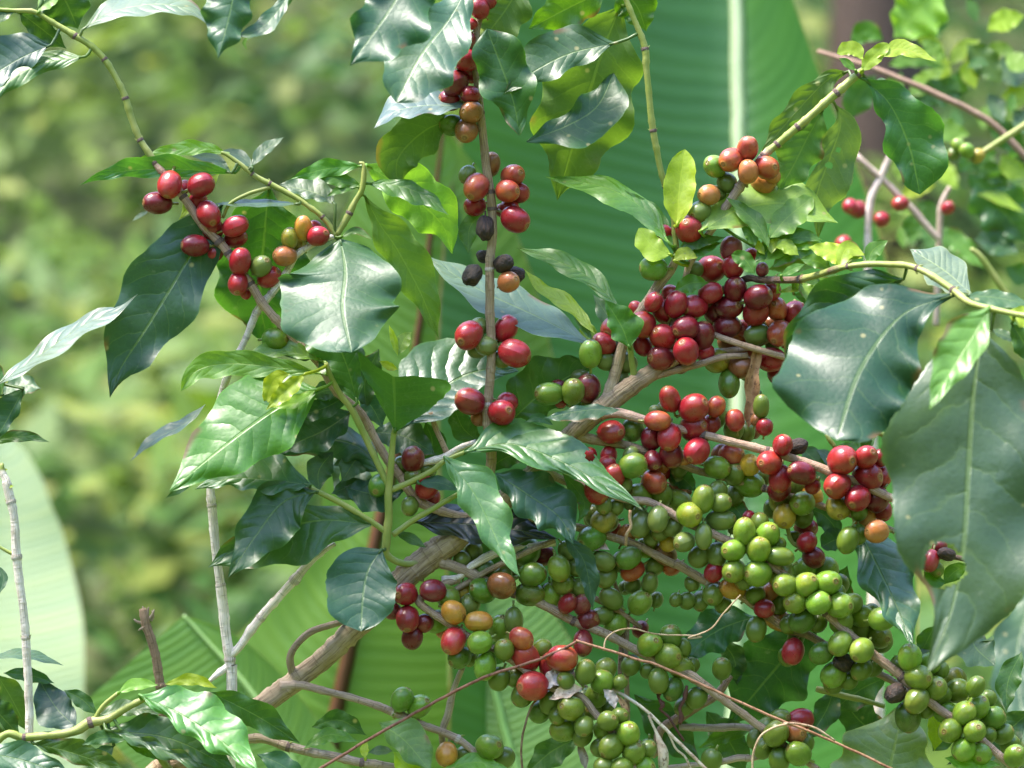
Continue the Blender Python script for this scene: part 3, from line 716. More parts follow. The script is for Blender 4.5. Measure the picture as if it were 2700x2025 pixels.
leaf('upr', 'C', '740 1450; 880 1385; 1040 1400', 60, 35, 'g', up=.5, d=-60)
leaf('upr', 'C', '740 1560; 850 1490; 1010 1465', 45, 40, 'g', up=.4, d=-70)
leaf('upr', 'C', '1000 1440; 1130 1460; 1272 1505', 40, 55, 'y', up=.6, d=-110)
leaf('upr', 'C', '640 1595; 580 1510; 505 1485', 50, 45, 'g', up=.3, d=-140, pr=1)
leaf('upr', 'C', '700 1485; 660 1430; 620 1385', 25, 25, 'y', up=.4, d=-60)
leaf('upr', 'C', '740 1480; 745 1430; 810 1395', 30, 35, 'y', up=.6, d=-100)
leaf('upr', 'C', '1190 415; 1060 470; 850 690; 655 925', 95, 75, 'o', up=-.1, d=60, under=1, f=.1)
leaf('upr', 'C', '1040 640; 950 800; 860 980; 770 1130', 120, 130, (.045, .11, .02), up=-.1, d=95, under=1)
leaf('upr', 'C', '1105 600; 1142 720; 1085 900; 1000 1150; 1010 1400', 170, 70, (.085, .145, .045), up=-.2, d=70, under=1, holes=[('C', 1130, 872, 16, 18), ('C', 1075, 965, 24, 18)], label='olive leaf pierced by insect holes')
leaf('upr', 'C', '1285 465; 1430 610; 1540 850; 1605 1135', 225, 125, (.035, .12, .022), up=.05, d=0, f=.35, pr=4, q=.35)
leaf('upr', 'C', '1272 345; 1210 300; 1120 312', 22, 62, 'y', up=.4, d=-20, pr=1)
leaf('upr', 'C', '1375 330; 1500 285; 1705 357', 55, 40, 'y', up=.7, d=-40, pr=3)
leaf('upr', 'C', '1265 412; 1335 330; 1420 252', 45, 48, 'y', up=.3, d=-60, pr=1)
leaf('upr', 'C', '1230 410; 1180 365; 1132 338', 26, 22, 'g', up=.3, d=-30)
leaf('upr', 'C', '1330 505; 1380 475; 1432 535', 22, 28, 's', up=1.4, d=30)
leaf('upr', 'C', '720 1570; 860 1540; 1010 1555', 45, 50, 'p', up=.6, d=-20)
leaf('front', 'F', '1090 165; 1010 110; 900 95', 40, 42, 'g', up=.5, d=-330)
leaf('front', 'F', '1110 150; 1180 90; 1270 75', 38, 40, (.13, .25, .03), up=.6, d=-400)
leaf('front', 'F', '900 225; 960 290; 1060 330', 46, 44, 'p', up=.5, d=-120)
leaf('front', 'F', '1000 200; 1080 240; 1180 225', 36, 40, 'g', up=.6, d=-250)
leaf('upr', 'C', '640 1440; 620 1370; 560 1320', 38, 40, 'g', up=.4, d=-60)
leaf('upr', 'C', '760 1440; 820 1430; 900 1490', 40, 44, 'y', up=.5, d=-90)
leaf('upr', 'C', '700 1520; 860 1410; 1060 1425', 62, 62, (.13, .25, .025), up=.5, d=-70)
leaf('front', 'C', '1180 1550; 1080 1470; 950 1440', 52, 52, 'y', up=.6, d=-380)
leaf('upr', 'C', '640 1530; 740 1430; 810 1320', 55, 58, 'g', up=.4, d=-60)
leaf('front', 'C', '1130 1560; 1180 1450; 1290 1490', 46, 60, 'y', up=.6, d=-420)
leaf('front', 'C', '1300 1545; 1330 1460; 1420 1400', 44, 50, 'g', up=.5, d=-480)
leaf('front', 'F', '775 292; 920 262; 1075 290', 28, 22, 'y', up=.5, d=-60)
leaf('front', 'F', '795 192; 870 150; 935 125', 26, 25, 'g', up=.6, d=-220)
leaf('front', 'F', '890 265; 1020 215; 1150 190', 34, 32, 'p', up=1, d=-50)
leaf('front', 'F', '870 300; 960 330; 1020 380', 40, 35, 'g', up=.3, d=60)
leaf('upr', 'F', '170 285; 270 235; 375 235', 50, 55, 'g', up=.2, d=20)

# leaves round the rosette and the middle
leaf('rosel', 'D', '1860 855; 1600 975; 1290 1200; 985 1455', 230, 262, (.052, .165, .007), up=.5, d=-170, f=-.12, pr=3, q=.55, wave=.05, label='big bright glossy leaf')
leaf('rosel', 'D', '1160 1350; 1080 1410; 965 1492', 28, 25, 'm', up=.2, d=-120, pet=0)
leaf('rosel', 'D', '1890 765; 1600 725; 1330 705; 1150 745; 1055 865', 75, 80, (.12, .26, .03), up=.15, d=-90, f=.2, pr=4, wave=.08)
leaf('rosel', 'D', '1895 695; 1650 635; 1355 697', 28, 66, (.13, .26, .03), up=.5, d=-60, f=.2)
leaf('rosel', 'D', '1780 765; 1690 845; 1550 978', 48, 50, 'y', up=.3, d=-230, f=.3, q=.4)
leaf('rosel', 'D', '1690 765; 1600 800; 1542 955', 55, 50, 'y', up=.1, d=-190, pet=0)
leaf('rosel', 'D', '1850 855; 1730 930; 1590 965', 30, 40, (.14, .27, .04), up=.5, d=-200)
leaf('rosel', 'D', '2085 935; 2010 680; 1870 380', 165, 120, (.045, .14, .02), up=.1, d=-100, f=-.1, pr=4)
leaf('rosel', 'D', '1200 942; 1080 1055; 900 1150; 755 1278', 22, 45, 's', up=.5, tl=-1.2, d=-30, pet=0, f=.1)
leaf('rose', 'E', '424 1100; 421 950; 413 780', 205, 330, (.05, .15, .022), up=-.15, d=-110, f=.35, pr=2, swl=165, swr=-45, q=.35, wave=.03, label='dark green leaf folded into a trough')
leaf('rose', 'E', '500 1060; 720 840; 930 745; 1145 750', 290, 150, 'b', up=1.0, d=30, f=.25, pr=3, q=1.0, wave=.03, label='sheeny leaf with deep pleats between its veins')
leaf('fork', 'E', '1572 592; 1250 430; 900 265; 585 65', 110, 115, (.10, .155, .11), up=.6, tl=-1.2, d=110, f=.05, wave=.09, q=.6, pet=0)  # near-white sky reflection put into the leaf colour
leaf('fork', 'E', '1740 388; 1560 205; 1350 98; 1125 28', 55, 66, 'g', up=.7, d=30, pet=0)
leaf('fork', 'E', '1592 535; 1450 375; 1290 275; 1170 148', 38, 50, 'y', up=.55, d=0, pet=0)
leaf('fork', 'E', '1572 565; 1530 500; 1465 438', 22, 22, 'm', up=.4, d=20, pet=0)
leaf('shoot', 'E', '1790 610; 1745 490; 1648 332', 75, 120, (.05, .15, .02), up=.1, d=-80, f=.2, pr=3, q=.35)
leaf('vert', 'E', '1060 1080; 1290 870; 1600 690', 190, 130, (.03, .085, .014), up=-.05, d=220, pet=0, label='dark leaf with yellow blotches')
leaf('fork', 'E', '1735 975; 1550 975; 1285 1025', 60, 32, 'b', up=.95, d=-60, pet=0)
leaf('fork', 'E', '1345 1062; 1260 1020; 1178 1045', 25, 28, 'd', up=.3, d=10, pet=0)
leaf('roser', 'E', '830 1222; 1100 1175; 1420 1290; 1650 1420; 1872 1560', 165, 78, (.06, .155, .04), up=.9, d=-110, f=.05, pr=3, q=.9, holes=[('E', 1560, 1243, 30, 34)], label='long pleated leaf with a small hole showing a red cherry')
leaf('roser', 'E', '712 1248; 870 1440; 975 1640; H 1045 390; H 1152 545', 155, 95, (.06, .16, .05), up=.55, d=-200, f=.1, pr=3, q=.5)
leaf('roserb', 'E', '1010 1345; 1200 1470; 1380 1600; H 1465 355', 165, 130, (.022, .07, .036), up=.45, d=-30, f=.1, pet=0)
leaf('roserb', 'H', '1400 290; 1515 430; 1555 570; 1577 740', 66, 55, 'b', up=.1, d=-150, wave=.12, pet=0)
leaf('roserb', 'E', '1400 1345; 1490 1450; 1530 1530; 1490 1635', 48, 45, 'm', up=.1, d=-60, pet=0)
leaf('roserb', 'H', '530 225; 800 235; 1100 265; 1372 322', 140, 100, 'k', up=.75, d=30, f=-.2, q=1.0, label='nearly black shiny pleated leaf')
leaf('rose', 'E', '295 1100; 480 1130; 660 1235', 100, 110, 's', up=.8, d=150, pet=0)
leaf('rosel', 'D', '2050 985; 1880 1100; 1630 1205', 100, 140, 'b', up=.5, d=130)
leaf('rosel', 'D', '2230 1350; 2090 1190; 1860 1150; 1605 1245', 110, 85, 'b', up=.6, d=20, f=-.6, wave=.1, pet=0)
leaf('rosel', 'D', '2230 1490; 2060 1370; 1950 1220', 130, 80, 's', up=.85, d=170, holes=[('D', 2010, 1365, 34, 42)], pet=0)
leaf('rosel', 'D', '1940 1220; 1860 1330; 1860 1450', 80, 75, 's', up=.5, d=140, pet=0)
leaf('rosem', 'D', '1815 1412; 1560 1385; 1350 1375; 1135 1440', 75, 155, (.04, .105, .05), up=.75, d=-170, f=.1, pr=3)
leaf('rosem', 'G', '1840 48; 1650 110; 1480 320; 1330 548', 185, 150, 'd', up=.45, d=-170, f=.08, wave=.08, pr=3)
leaf('rosem', 'G', '2165 240; 1900 212; 1650 262; 1380 380; 1212 490', 215, 125, 'd', up=.35, d=-60, f=.15, pet=0)
leaf('rose', 'H', '345 385; 270 500; 238 650; 225 862', 195, 225, (.014, .056, .03), up=.5, d=-170, f=.12, pr=1, q=.7, wave=.04, label='round dark leaf in front of the trunk')
leaf('roser', 'E', '560 1405; 680 1400; 795 1445', 42, 40, 'b', up=.6, d=-80)
leaf('rose', 'E', '210 890; 290 960; 352 1080', 70, 60, 'b', up=.4, d=120, pet=0)
leaf('tl', 'E', '440 650; 480 560; 522 520', 40, 40, 'p', up=.5, d=40, pet=0)
leaf('tl', 'E', '440 660; 415 560; 388 478', 20, 20, 'y', up=.3, d=30, pet=0)
leaf('tl', 'E', '440 740; 390 720; 330 690', 24, 24, 'y', up=.3, d=50, pet=0)
leaf('rose', 'H', '130 20; 300 60; 480 40', 90, 110, 'b', up=.7, d=110, q=1, pet=0)
leaf('roserb', 'H', '425 285; 520 320; 605 375', 30, 32, 'm', up=.6, d=40, pet=0)
leaf('lower', 'H', '330 1395; 480 1500; 640 1690', 130, 80, (.10, .20, .05), up=.6, d=-20, pet=0)
leaf('lower', 'H', '415 1565; 490 1650; 580 1740', 70, 55, 'y', up=.5, d=-60, pet=0)
leaf('lower', 'H', '680 1700; 880 1625; 1110 1680', 50, 70, (.09, .22, .03), up=.8, d=-90, pet=0)
leaf('botb', 'H', '-110 1545; 40 1465; 215 1505', 40, 45, 'g', up=.9, d=-40, pet=0, wave=.15)
leaf('botb', 'H', '410 1560; 340 1555; 265 1570', 28, 28, 's', up=.9, d=-30, pet=0)
leaf('botb', 'H', '250 1600; 245 1550; 262 1505', 25, 25, 'y', up=.4, d=-20)
leaf('bota', 'H', '-60 1420; 100 1380; 260 1470', 60, 60, 'd', up=.2, d=300, pet=0)

# the right side
leaf('front', 'F', '1510 212; 1230 300; 980 510; 795 770', 160, 165, (.022, .072, .010), up=.1, d=-560, label='dark mottled leaf behind the big drooping one')
leaf('front', 'F', '1790 310; 1500 425; 1260 740; 1120 1150', 350, 440, (.016, .060, .026), up=.65, d=-900, f=-.12, pr=7, q=.4, nu=44, wave=.075, label='big drooping blue-green leaf')
leaf('front', 'F', '2010 375; 1910 550; 1790 740; 1660 975', 100, 165, (.12, .25, .04), up=.5, d=-1560, f=.25, pr=3, wave=.06, label='bright green leaf over the largest leaf')
leaf('front', 'F', '1970 520; 1915 900; 1885 1380; I 1860 350; I 1780 760; I 1640 1110', 430, 470, (.046, .092, .036), up=.28, d=-1300, f=.04, pr=(9, 8), nu=60, q=.7, wave=.05, holes=[('I', 1745, 480, 122, 136)], label='largest grey-green leaf with a round hole, near the lens')
leaf('front', 'F', '1900 295; 1750 165; 1545 35', 110, 115, (.10, .15, .11), up=1.7, d=-560, f=.05, q=1)  # whitish sheen painted in as a lighter colour
leaf('front', 'F', '1870 310; 2050 320; 2270 365', 45, 55, 's', up=1.0, d=-900)
leaf('front', 'F', '2110 400; 2230 440; 2320 490', 60, 60, 'y', up=.5, d=-1150)
leaf('front', 'F', '2140 470; 2220 600; 2270 730', 70, 70, 'd', up=.1, d=-1000)
leaf('front', 'F', '2020 505; 2100 540; 2180 580', 30, 25, 's', up=.9, d=-800)
leaf('greenb', 'I', '1240 250; 1370 510; 1480 745; 1565 960', 200, 125, (.036, .115, .03), up=.9, d=170, f=-.1, q=1, pet=0, pr=3)
leaf('redmid', 'I', '1190 335; 1110 330; 1030 370', 60, 75, 'd', up=.5, d=120, pr=1, pet=0)
leaf('green', 'I', '1010 830; 790 1050; 480 1420', 215, 215, (.022, .075, .012), up=.0, d=330, under=0, f=.05, pet=0, q=.3, label='large dark leaf hanging behind the green cherries')
leaf('green', 'I', '1110 1170; 1060 1320; 950 1500', 80, 70, 'd', up=.4, d=300, pet=0)
leaf('green', 'I', '630 1430; 460 1475; 310 1545', 42, 45, 'g', up=.1, d=260, pet=0)
leaf('lower', 'I', '645 775; 430 855; 205 1020', 115, 130, (.026, .088, .028), up=.55, d=240, pet=0, f=-.1)
leaf('lower', 'I', '1375 1900; 1440 1620; 1512 1278', 345, 275, (.13, .20, .07), up=.7, d=-180, f=-.15, pr=3, q=.7, pet=0, label='broad ribbed leaf standing up at the bottom edge')
leaf('greenb', 'I', '1950 830; 1920 940; 2045 1065', 120, 110, 's', up=1.2, d=160, pet=0)
leaf('greenb', 'I', '1690 830; 1640 930; 1600 1010', 65, 60, 'g', up=.2, d=170, pet=0)
leaf('greenb', 'I', '1590 920; 1640 960; 1670 1050', 45, 45, 's', up=1, d=190, pet=0)
leaf('green', 'I', '1750 1600; 1900 1630; 2080 1640', 45, 50, (.11, .26, .03), up=.6, d=-260, pet=0)
leaf('green', 'I', '1410 1130; 1260 1200; 1090 1330', 100, 90, 'm', up=.2, d=330, pet=0)
leaf('green', 'I', '1660 1340; 1700 1430; 1690 1560', 50, 50, 'y', up=.2, d=160, pet=0)
leaf('green', 'I', '1680 1560; 1740 1490; 1810 1420', 60, 60, 'd', up=.2, d=260, pet=0)
leaf('redback', 'F', '130 1310; 220 1370; 300 1450', 60, 60, 'd', up=.3, d=180, pet=0)
leaf('redback', 'F', '470 1490; 540 1560; 600 1650', 60, 60, 'd', up=.3, d=180, pet=0)
leaf('redback', 'F', '910 1190; 1000 1280; 1090 1410', 75, 70, 'm', up=.6, d=230, pet=0)
leaf('redback', 'F', '970 1555; 1060 1600; 1150 1720', 60, 70, 'd', up=.3, d=200, pet=0)
leaf('redback', 'F', '1000 1210; 1060 1240; 1110 1330', 30, 35, 's', up=1, d=200, pet=0)
branch('hook', OLD, 'F', '1110 1190 10 16 1; 1075 1145 10 16 1; 1060 1120 20 14 1', (.3, .24, .16))
branch('hookb', OLD, 'F', '1460 1175 -40 15 1; 1370 1110 -30 18 1; 1250 1085 -20 14 1; 1180 1080 0 12 1', (.3, .24, .16))
leaf('hookb', 'F', '1300 1090; 1298 1150; 1260 1220', 30, 35, 'm', up=0, d=-10)

# cherries
cherries('tl', 'A', '990 1078 62 R 80 1.18;1172 1080 65 R 20 1.12;918 1185 62 D 0 1.26;1218 1250 65 R -60 1.1;1240 1335 57 R 90 1.06;1373 1318 57 R 20 1.32;1138 1432 57 D 0 1.24;1402 1525 64 R 80 1.2;1522 1552 53 L 40 1.1;1570 1615 61 R 30 1.12')
cherries('tl', 'D', '1388 237 57 R 90 1.08;1435 300 28 R b')
cherries('tl', 'A', '1075 1090 34 R b;1155 1170 46 R b;1375 1392 52 R 10 1.3 b;1252 1475 46 R b')
cherries('tl', 'E', '527 1262 65 D 90 1.1;527 1360 44 G;610 1430 60 R;330 1415 54 E;510 1537 46 E;640 1490 42 R b;600 1325 52 L b;460 1300 45 L b')
cherries('vert', 'B', '840 350 63 R 10 1.1;775 485 66 D 30 1.04;862 553 50 R;745 585 58 D;868 655 58 B 0 1.05;840 762 60 B 80 1.1;755 730 58 E 0 1.18;915 52 50 R;870 140 32 R;840 245 44 R 60 1.3;965 10 42 R;870 420 60 R b;915 210 40 L b;735 430 28 R b;925 450 42 D b')
cherries('vert', 'B', '898 1092 67 M 60 1.1;1080 1115 61 M 0 1.03;1110 1025 58 M 20 1.1;1125 1280 70 R -30 1.14;950 1330 52 K 90 1.4;1058 1535 55 K 30 1.1;875 1605 60 K 60 1.1;1085 1645 56 O;845 1018 43 E 60 1.15;985 960 48 B 80 1.35 b;890 1200 54 R b;1140 1125 56 R b;1090 1215 46 R b;1045 1225 36 D b;940 1495 40 K b;1130 1600 46 K b')
cherries('vert', 'E', '855 540 72 R 40 1.1;955 600 56 L;1120 645 72 R -20 1.15;1045 990 70 R 20 1.06;860 925 70 D -20 1.12;1070 500 61 R 60 1.2 b;915 490 46 E b;900 625 46 E b;1045 680 46 E b;1080 930 52 R b;920 1020 46 B b')
cherries('fork', 'E', '1325 880 62 E 0 1.25;1460 868 60 G 80 1.1;1550 850 70 D 90 1.1;1565 648 60 G 90 1.22;1640 590 62 R;1690 500 62 R 45;1655 690 50 E;1375 840 38 D b;1510 790 46 E b;1710 610 50 E b;1390 935 28 R b;1560 940 42 L b;1770 700 52 E b;1740 800 46 E b;F 0'.replace(';F 0', ''))
cherries('upr', 'C', '600 868 54 M 80 1.22;505 932 64 M 30 1.08;602 1002 58 O 90 1.08;710 978 62 M 0 1.04;410 970 57 G -20 1.1;375 1137 56 O 0 1.04;320 1235 54 L 30 1.1;258 1340 70 R -60 1.06;50 1565 60 E 0 1.12;745 1025 42 O b;480 1065 50 E b;690 1065 60 O b;760 1070 42 O b;425 1130 42 G b;115 1355 42 R b;290 1570 42 G b')
cherries('redhigh', 'J', '300 810 98 R -10 1.04;470 910 98 R;575 640 93 R 70 1.16;725 660 95 R 20 1.05;865 350 102 R 20 1.06;1050 330 82 R;1070 515 95 D 80 1.02;865 545 86 R 15 1.14;1260 580 97 D 20 1.1;1020 660 96 D 10 1.08;655 840 98 D 20 1.06;660 1030 96 R -60 1.04;1000 830 96 D 20 1.14;450 1085 90 D 0 1.08;800 900 92 D 80 1.2;1240 710 92 R;390 620 74 R 60 1.1;480 700 90 R -50 1.15;610 1150 66 D b;820 1040 76 R b;900 700 82 D b;1035 175 84 V 80 1.14;1370 530 72 R b;1200 240 62 R b;1295 350 52 V;300 985 72 R b;240 670 52 R b;540 560 72 R b')
cherries('redback', 'J', '1370 1100 92 R 0 1.16;1440 880 96 M 50 1.1;1510 930 82 R;1415 680 86 M;1570 720 92 R;1115 1155 97 B -30 1.05;920 1110 90 L 0 1.05;1020 1300 78 E 90 1.3;1180 1200 72 G b;1250 890 76 G 20 1.2;1265 830 62 L b;1380 820 72 B b;1580 820 62 R b;1140 840 62 M b;1085 900 56 O b;1160 1010 90 M b;1000 970 72 B b;1380 980 52 L b;1420 1230 72 R b;1285 1490 54 G 90 1.4 b')
cherries('redmid', 'F', '147 912 58 R -70 1.3;285 962 73 R 30 1.06;287 1078 73 R 20 1.04;75 1038 54 M 0 1.3;143 1133 65 R 80 1.12;305 1215 70 R 45 1.08;155 1235 64 D;385 1060 52 R b;40 1140 56 D b;230 1260 42 O b;415 955 52 M b;415 1020 56 G b;525 1035 52 M b;520 1092 55 G;585 1110 52 G b;60 985 32 G b;105 965 32 G b;680 955 42 G 90 1.5 b;700 1075 44 R b;650 1035 32 B b;640 1105 36 B b')
cherries('redmidb', 'E', '1685 1105 68 R 0 1.05;1810 1090 58 E b')
cherries('redmid', 'F', '728 1283 66 R 0 1.06;790 1375 64 R 80 1.15;805 1180 56 R;915 1345 62 D -20 1.3;890 1190 52 K 20 1.2 b;785 1440 62 D b;980 1420 42 R b;1153 1268 79 R 0 1;1290 1250 62 R 45 1.05;1300 1365 73 R 0 1.04;1125 1415 70 R 30 1.04;1243 1490 67 R;1375 1255 46 R b;1385 1365 52 R b;1355 1500 62 D b;1390 1560 46 R b;1130 1540 62 L 90 1.1 b;1250 1570 46 G b')
cherries('redmid', 'I', '1280 190 61 O 30 1.08;1353 280 62 O 0 1.04;1185 330 54 G 70 1.28;1247 297 45 G 90 1.15;1390 165 46 R b')
cherries('redmidb', 'F', '422 1310 62 G -10 1.12;610 1298 56 Y 20 1.04;522 1350 54 G 60 1.1;610 1408 66 G -10 1.14;505 1240 63 M 0 1.05;48 1270 53 D -70 1.1;55 1395 62 M -20 1.04;530 1465 52 E 70 1.25 b;440 1230 46 B b;200 1320 42 E b;100 1295 46 O b;110 1345 38 R b;190 1375 46 G b')
cherries('redmidb', 'F', '920 1520 63 G 10 1.02;815 1595 61 Y 80 1.04;975 1478 55 Y -20 1.1;790 1500 60 L b;895 1420 48 L b;925 1600 50 G b;740 1550 44 E b;690 1370 42 E b')
branch('peek', OLD, 'I', '1500 380 60 16; 1650 420 60 16; 1800 430 60 18; 1900 450 60 16', (.2, .13, .09))
cherries('peek', 'I', '1665 450 46 R 70 1.3;1760 412 40 K -20 1.4;1700 500 40 G;1720 372 44 D b')
leaf('peek', 'I', '1640 480; 1700 560; 1760 570', 40, 60, 'g', up=.3, d=90)
leaf('peek', 'I', '1880 470; 1800 520; 1740 590', 50, 50, 'g', up=.2, d=110)
leaf('green', 'I', '360 1330; 490 1500; 590 1690', 105, 105, 'd', up=.1, d=345, pet=0)
leaf('green', 'I', '430 900; 520 1020; 540 1180', 70, 70, 'd', up=.2, d=350, pet=0)
leaf('lower', 'H', '1500 1480; 1340 1560; 1180 1700', 90, 80, 'm', up=.4, d=360, pet=0)
leaf('green', 'I', '-60 1230; 120 1420; 330 1640', 110, 100, 'd', up=.2, d=330, pet=0)
leaf('green', 'I', '1420 1500; 1250 1380; 1120 1200', 100, 110, 'd', up=.1, d=340, pet=0)
leaf('green', 'I', '1780 1230; 1640 1130; 1450 1000', 80, 90, 'm', up=.4, d=330, pet=0)
leaf('green', 'I', '2260 1320; 2060 1480; 1760 1640', 110, 110, 'd', up=.2, d=360, pet=0)
leaf('green', 'I', '2200 980; 2120 1150; 2110 1330', 70, 70, 'm', up=.5, d=340, pet=0)
leaf('redback', 'F', '1350 1130; 1250 1200; 1100 1190', 45, 50, 'm', up=.6, d=260, pet=0)
leaf('greenb', 'I', '1180 480; 1150 600; 1200 760', 60, 60, 'd', up=.1, d=260, pet=0)
leaf('lower', 'H', '1180 860; 1000 1000; 860 1060', 60, 60, 'd', up=.1, d=330, pet=0)
leaf('spurhigh', 'H', '900 330; 1050 430; 1300 560', 80, 80, 'd', up=.1, d=300, pet=0)
leaf('fork', 'E', '1620 700; 1560 560; 1520 430', 60, 60, 'p', up=.3, d=220, pet=0)
leaf('fork', 'E', '1740 560; 1660 420; 1580 300', 55, 55, 's', up=.6, d=220, pet=0)
leaf('tl', 'E', '330 620; 250 800; 260 980', 80, 80, 'd', up=.2, d=160, pet=0)
leaf('tl', 'E', '480 1000; 600 960; 700 1000', 70, 60, 's', up=.8, d=190, pet=0)
leaf('rosel', 'D', '2010 900; 1920 860; 1800 900', 60, 60, 'm', up=.6, d=60, pet=0)
leaf('rosel', 'D', '2180 1180; 2080 1260; 1990 1400', 80, 80, 's', up=.6, d=190, pet=0)
leaf('rosem', 'G', '2150 60; 2050 20; 1930 60', 60, 60, 's', up=.7, d=120, pet=0)
leaf('tl', 'E', '560 1300; 640 1180; 600 1040', 70, 80, 'm', up=.3, d=170, pet=0)
leaf('tl', 'E', '330 1330; 190 1260; 60 1300', 70, 70, 's', up=.8, d=150, pet=0)
leaf('vert', 'E', '940 1180; 820 1080; 760 930', 70, 70, 'm', up=.3, d=200, pet=0)
leaf('vert', 'E', '960 1330; 1080 1250; 1220 1240', 70, 60, 'd', up=.3, d=160, pet=0)
leaf('fork', 'E', '1630 980; 1480 900; 1330 930', 70, 60, 'm', up=.6, d=200, pet=0)
leaf('tl', 'D', '1900 560; 1800 620; 1620 640', 60, 60, 's', up=.7, d=110, pet=0)
leaf('vert', 'B', '940 1230; 860 1330; 850 1480', 50, 60, 'm', up=.3, d=190, pet=0)
leaf('rosel', 'D', '2040 880; 1900 960; 1700 1020', 60, 70, 'd', up=.5, d=90, pet=0)
cherries('peg', 'I', '945 340 55 R;985 430 58 D;940 260 58 R 0 1.1;870 310 30 G b')
cherries('green', 'E', '1700 1362 60 R;1660 1300 52 R;1600 1450 64 R;1670 1240 46 R b;1560 1240 38 R b;1810 1300 64 E 20 1.12;1800 1240 42 E b;1640 1530 47 G;1715 1540 43 E b;1640 1620 60 L b;1760 1410 42 G b;1580 1590 48 E b')
cherries('green', 'K', '690 570 98 G -20 1.04;900 580 94 G 80 1.1;1305 615 94 G 80 1.24;1170 765 104 g -10 1.04;1065 630 98 G -20 1.2;1475 650 86 G 20 1.1;1480 815 94 G 0 1.36;865 805 94 G 80 1.24;1310 975 76 G 90 1.5;1120 1030 88 G 20 1.1;1440 540 82 G b;700 860 88 E 70 1.3 b;1010 880 80 E b;890 930 76 E b;800 990 72 L b;960 1040 72 Y b;820 450 104 M 10 1.04 b;1080 510 74 H -25 1.6 b;680 750 62 E b')
cherries('green', 'K', '340 690 70 G 80 1.25;455 690 64 E 70 1.3;360 840 86 L 10 1.2;230 800 76 E b;600 650 62 E b')
cherries('green', 'K', '1600 1110 98 G 0 1.02;1845 1105 100 G 80 1.1;1705 930 104 G 90 1.18;1930 960 98 G 60 1.1;1605 1310 102 G 30 1.1;1835 1335 112 G 0 1;2050 1170 88 G -10 1.4;1850 850 86 G b;2040 1060 62 G b;1440 1150 92 G 90 1.1 b;1270 1170 90 G b;1410 1320 92 R b;1700 1400 82 E b;1590 900 44 E b;1750 790 62 R b')
cherries('greenb', 'K', '760 1080 92 G 20 1.04;935 1150 98 B -40 1.15;335 1215 94 g -20 1.15;580 1185 96 E 30 1.15;360 1365 90 E 60 1.15;220 1000 110 E 20 1.1;620 1310 90 M 30 1.3 b;500 1220 82 E b;830 1270 82 E b;1000 1270 82 M b;560 960 82 O b;440 900 62 R b;250 1330 52 G b')
cherries('sidetwig', 'K', '785 1430 70 G 80 1.25;410 1580 84 G -40 1.3;690 1620 98 G 50 1.1;620 1450 72 G b;850 1590 66 E b;550 1470 62 E b')
cherries('greenb', 'K', '1400 1540 88 G;1590 1480 92 Y -15 1.3;1815 1540 82 G;1960 1510 82 O b;1040 1590 58 E b;1150 1600 72 E b;1280 1600 72 E 80 1.2 b;1500 1640 72 E b;1200 1430 62 E b')
cherries('green', 'I', '940 590 61 G;820 590 63 G 0 1.04;1065 580 65 G 20 1.04;880 690 61 G 0 1.02;1015 695 61 G;935 495 60 G;1135 710 64 G 0 1;1050 510 66 G b;795 530 62 G b;1130 590 52 G b;1205 700 52 G b;1115 640 46 G b;790 700 52 E b;920 800 66 E b;850 820 52 E b;1010 810 50 G b;740 645 48 O b')
cherries('greenb', 'I', '697 730 49 R 0 1.04;775 790 60 Y -30 1.3;645 650 52 G;650 850 51 G 80 1.28;865 980 61 R 70 1.18;880 900 46 G b;830 1010 48 E b')
cherries('green', 'I', '1147 808 61 G;1265 772 58 G -10 1.1;1383 790 60 G 10 1.1;1250 855 51 G 90 1.1;1360 885 66 G -20 1.1;1140 935 61 G;1265 972 61 G 45 1.04;1160 1042 57 K -30 1.1 b;1100 1115 58 G b;1030 990 58 E b;1190 1150 44 G b;1265 1085 52 G b;1390 930 52 G b;1320 760 46 G b;1330 1070 52 E b;1100 1170 52 E b')
cherries('green', 'I', '1545 1015 65 G 90 1.1;1595 1130 64 G 0 1.04;1690 1195 62 G;1585 1265 63 G;1535 1360 66 E 90 1.18;1460 1225 60 K 20 1.04;1480 1055 46 L b;1660 1050 56 G b;1720 1090 46 G b;1735 1235 46 G b;1640 1320 42 L b')
cherries('green', 'I', '1825 1210 62 G 30 1.04;1930 1185 47 G 60 1.2;1865 1340 61 G;1935 1300 66 G;2030 1370 62 E;1785 1440 61 G 0 1.04;1925 1445 58 G;1860 1550 58 G;1965 1570 56 G;2160 1590 55 G 80 1.1;1810 1150 56 G b;2000 1255 44 G b;1755 1335 60 G b;2000 1470 44 G b;2090 1460 52 E b;2130 1520 52 E b')
cherries('lower', 'H', '1045 595 69 B 0 1.08;1225 530 62 E 10 1.15;1210 645 64 E 0 1.15;935 625 62 E -20 1.1;1115 800 50 E 90 1.4;940 510 56 E b;815 445 46 E b;1050 520 52 E b;1190 400 66 E b;1285 420 56 D 10 1.15 b;880 400 48 E b')
cherries('spurlow', 'H', '1380 495 60 G;1403 585 55 G;1500 610 48 G;1330 650 54 G;1480 490 46 G b;1100 500 52 G b;1170 480 44 G b;1430 390 48 E b')
cherries('lower', 'H', '1430 700 48 R 50 1.2;1515 705 48 V 80 1.25;1545 800 64 D 20 1;1520 930 54 D 90 1.35')
cherries('sidetwig', 'H', '1635 770 48 G 0 1.2;1710 820 60 G;1855 850 42 D b')
cherries('lower', 'H', '1910 940 62 G 45 1.08;2018 1005 64 G 0 1.04;2090 1070 61 G -30 1.1;1960 1150 54 E 90 1.22;2030 895 57 E 90 1.1;2045 1200 58 E;2100 960 46 E b;1800 1060 52 E b;1900 1090 42 E b')
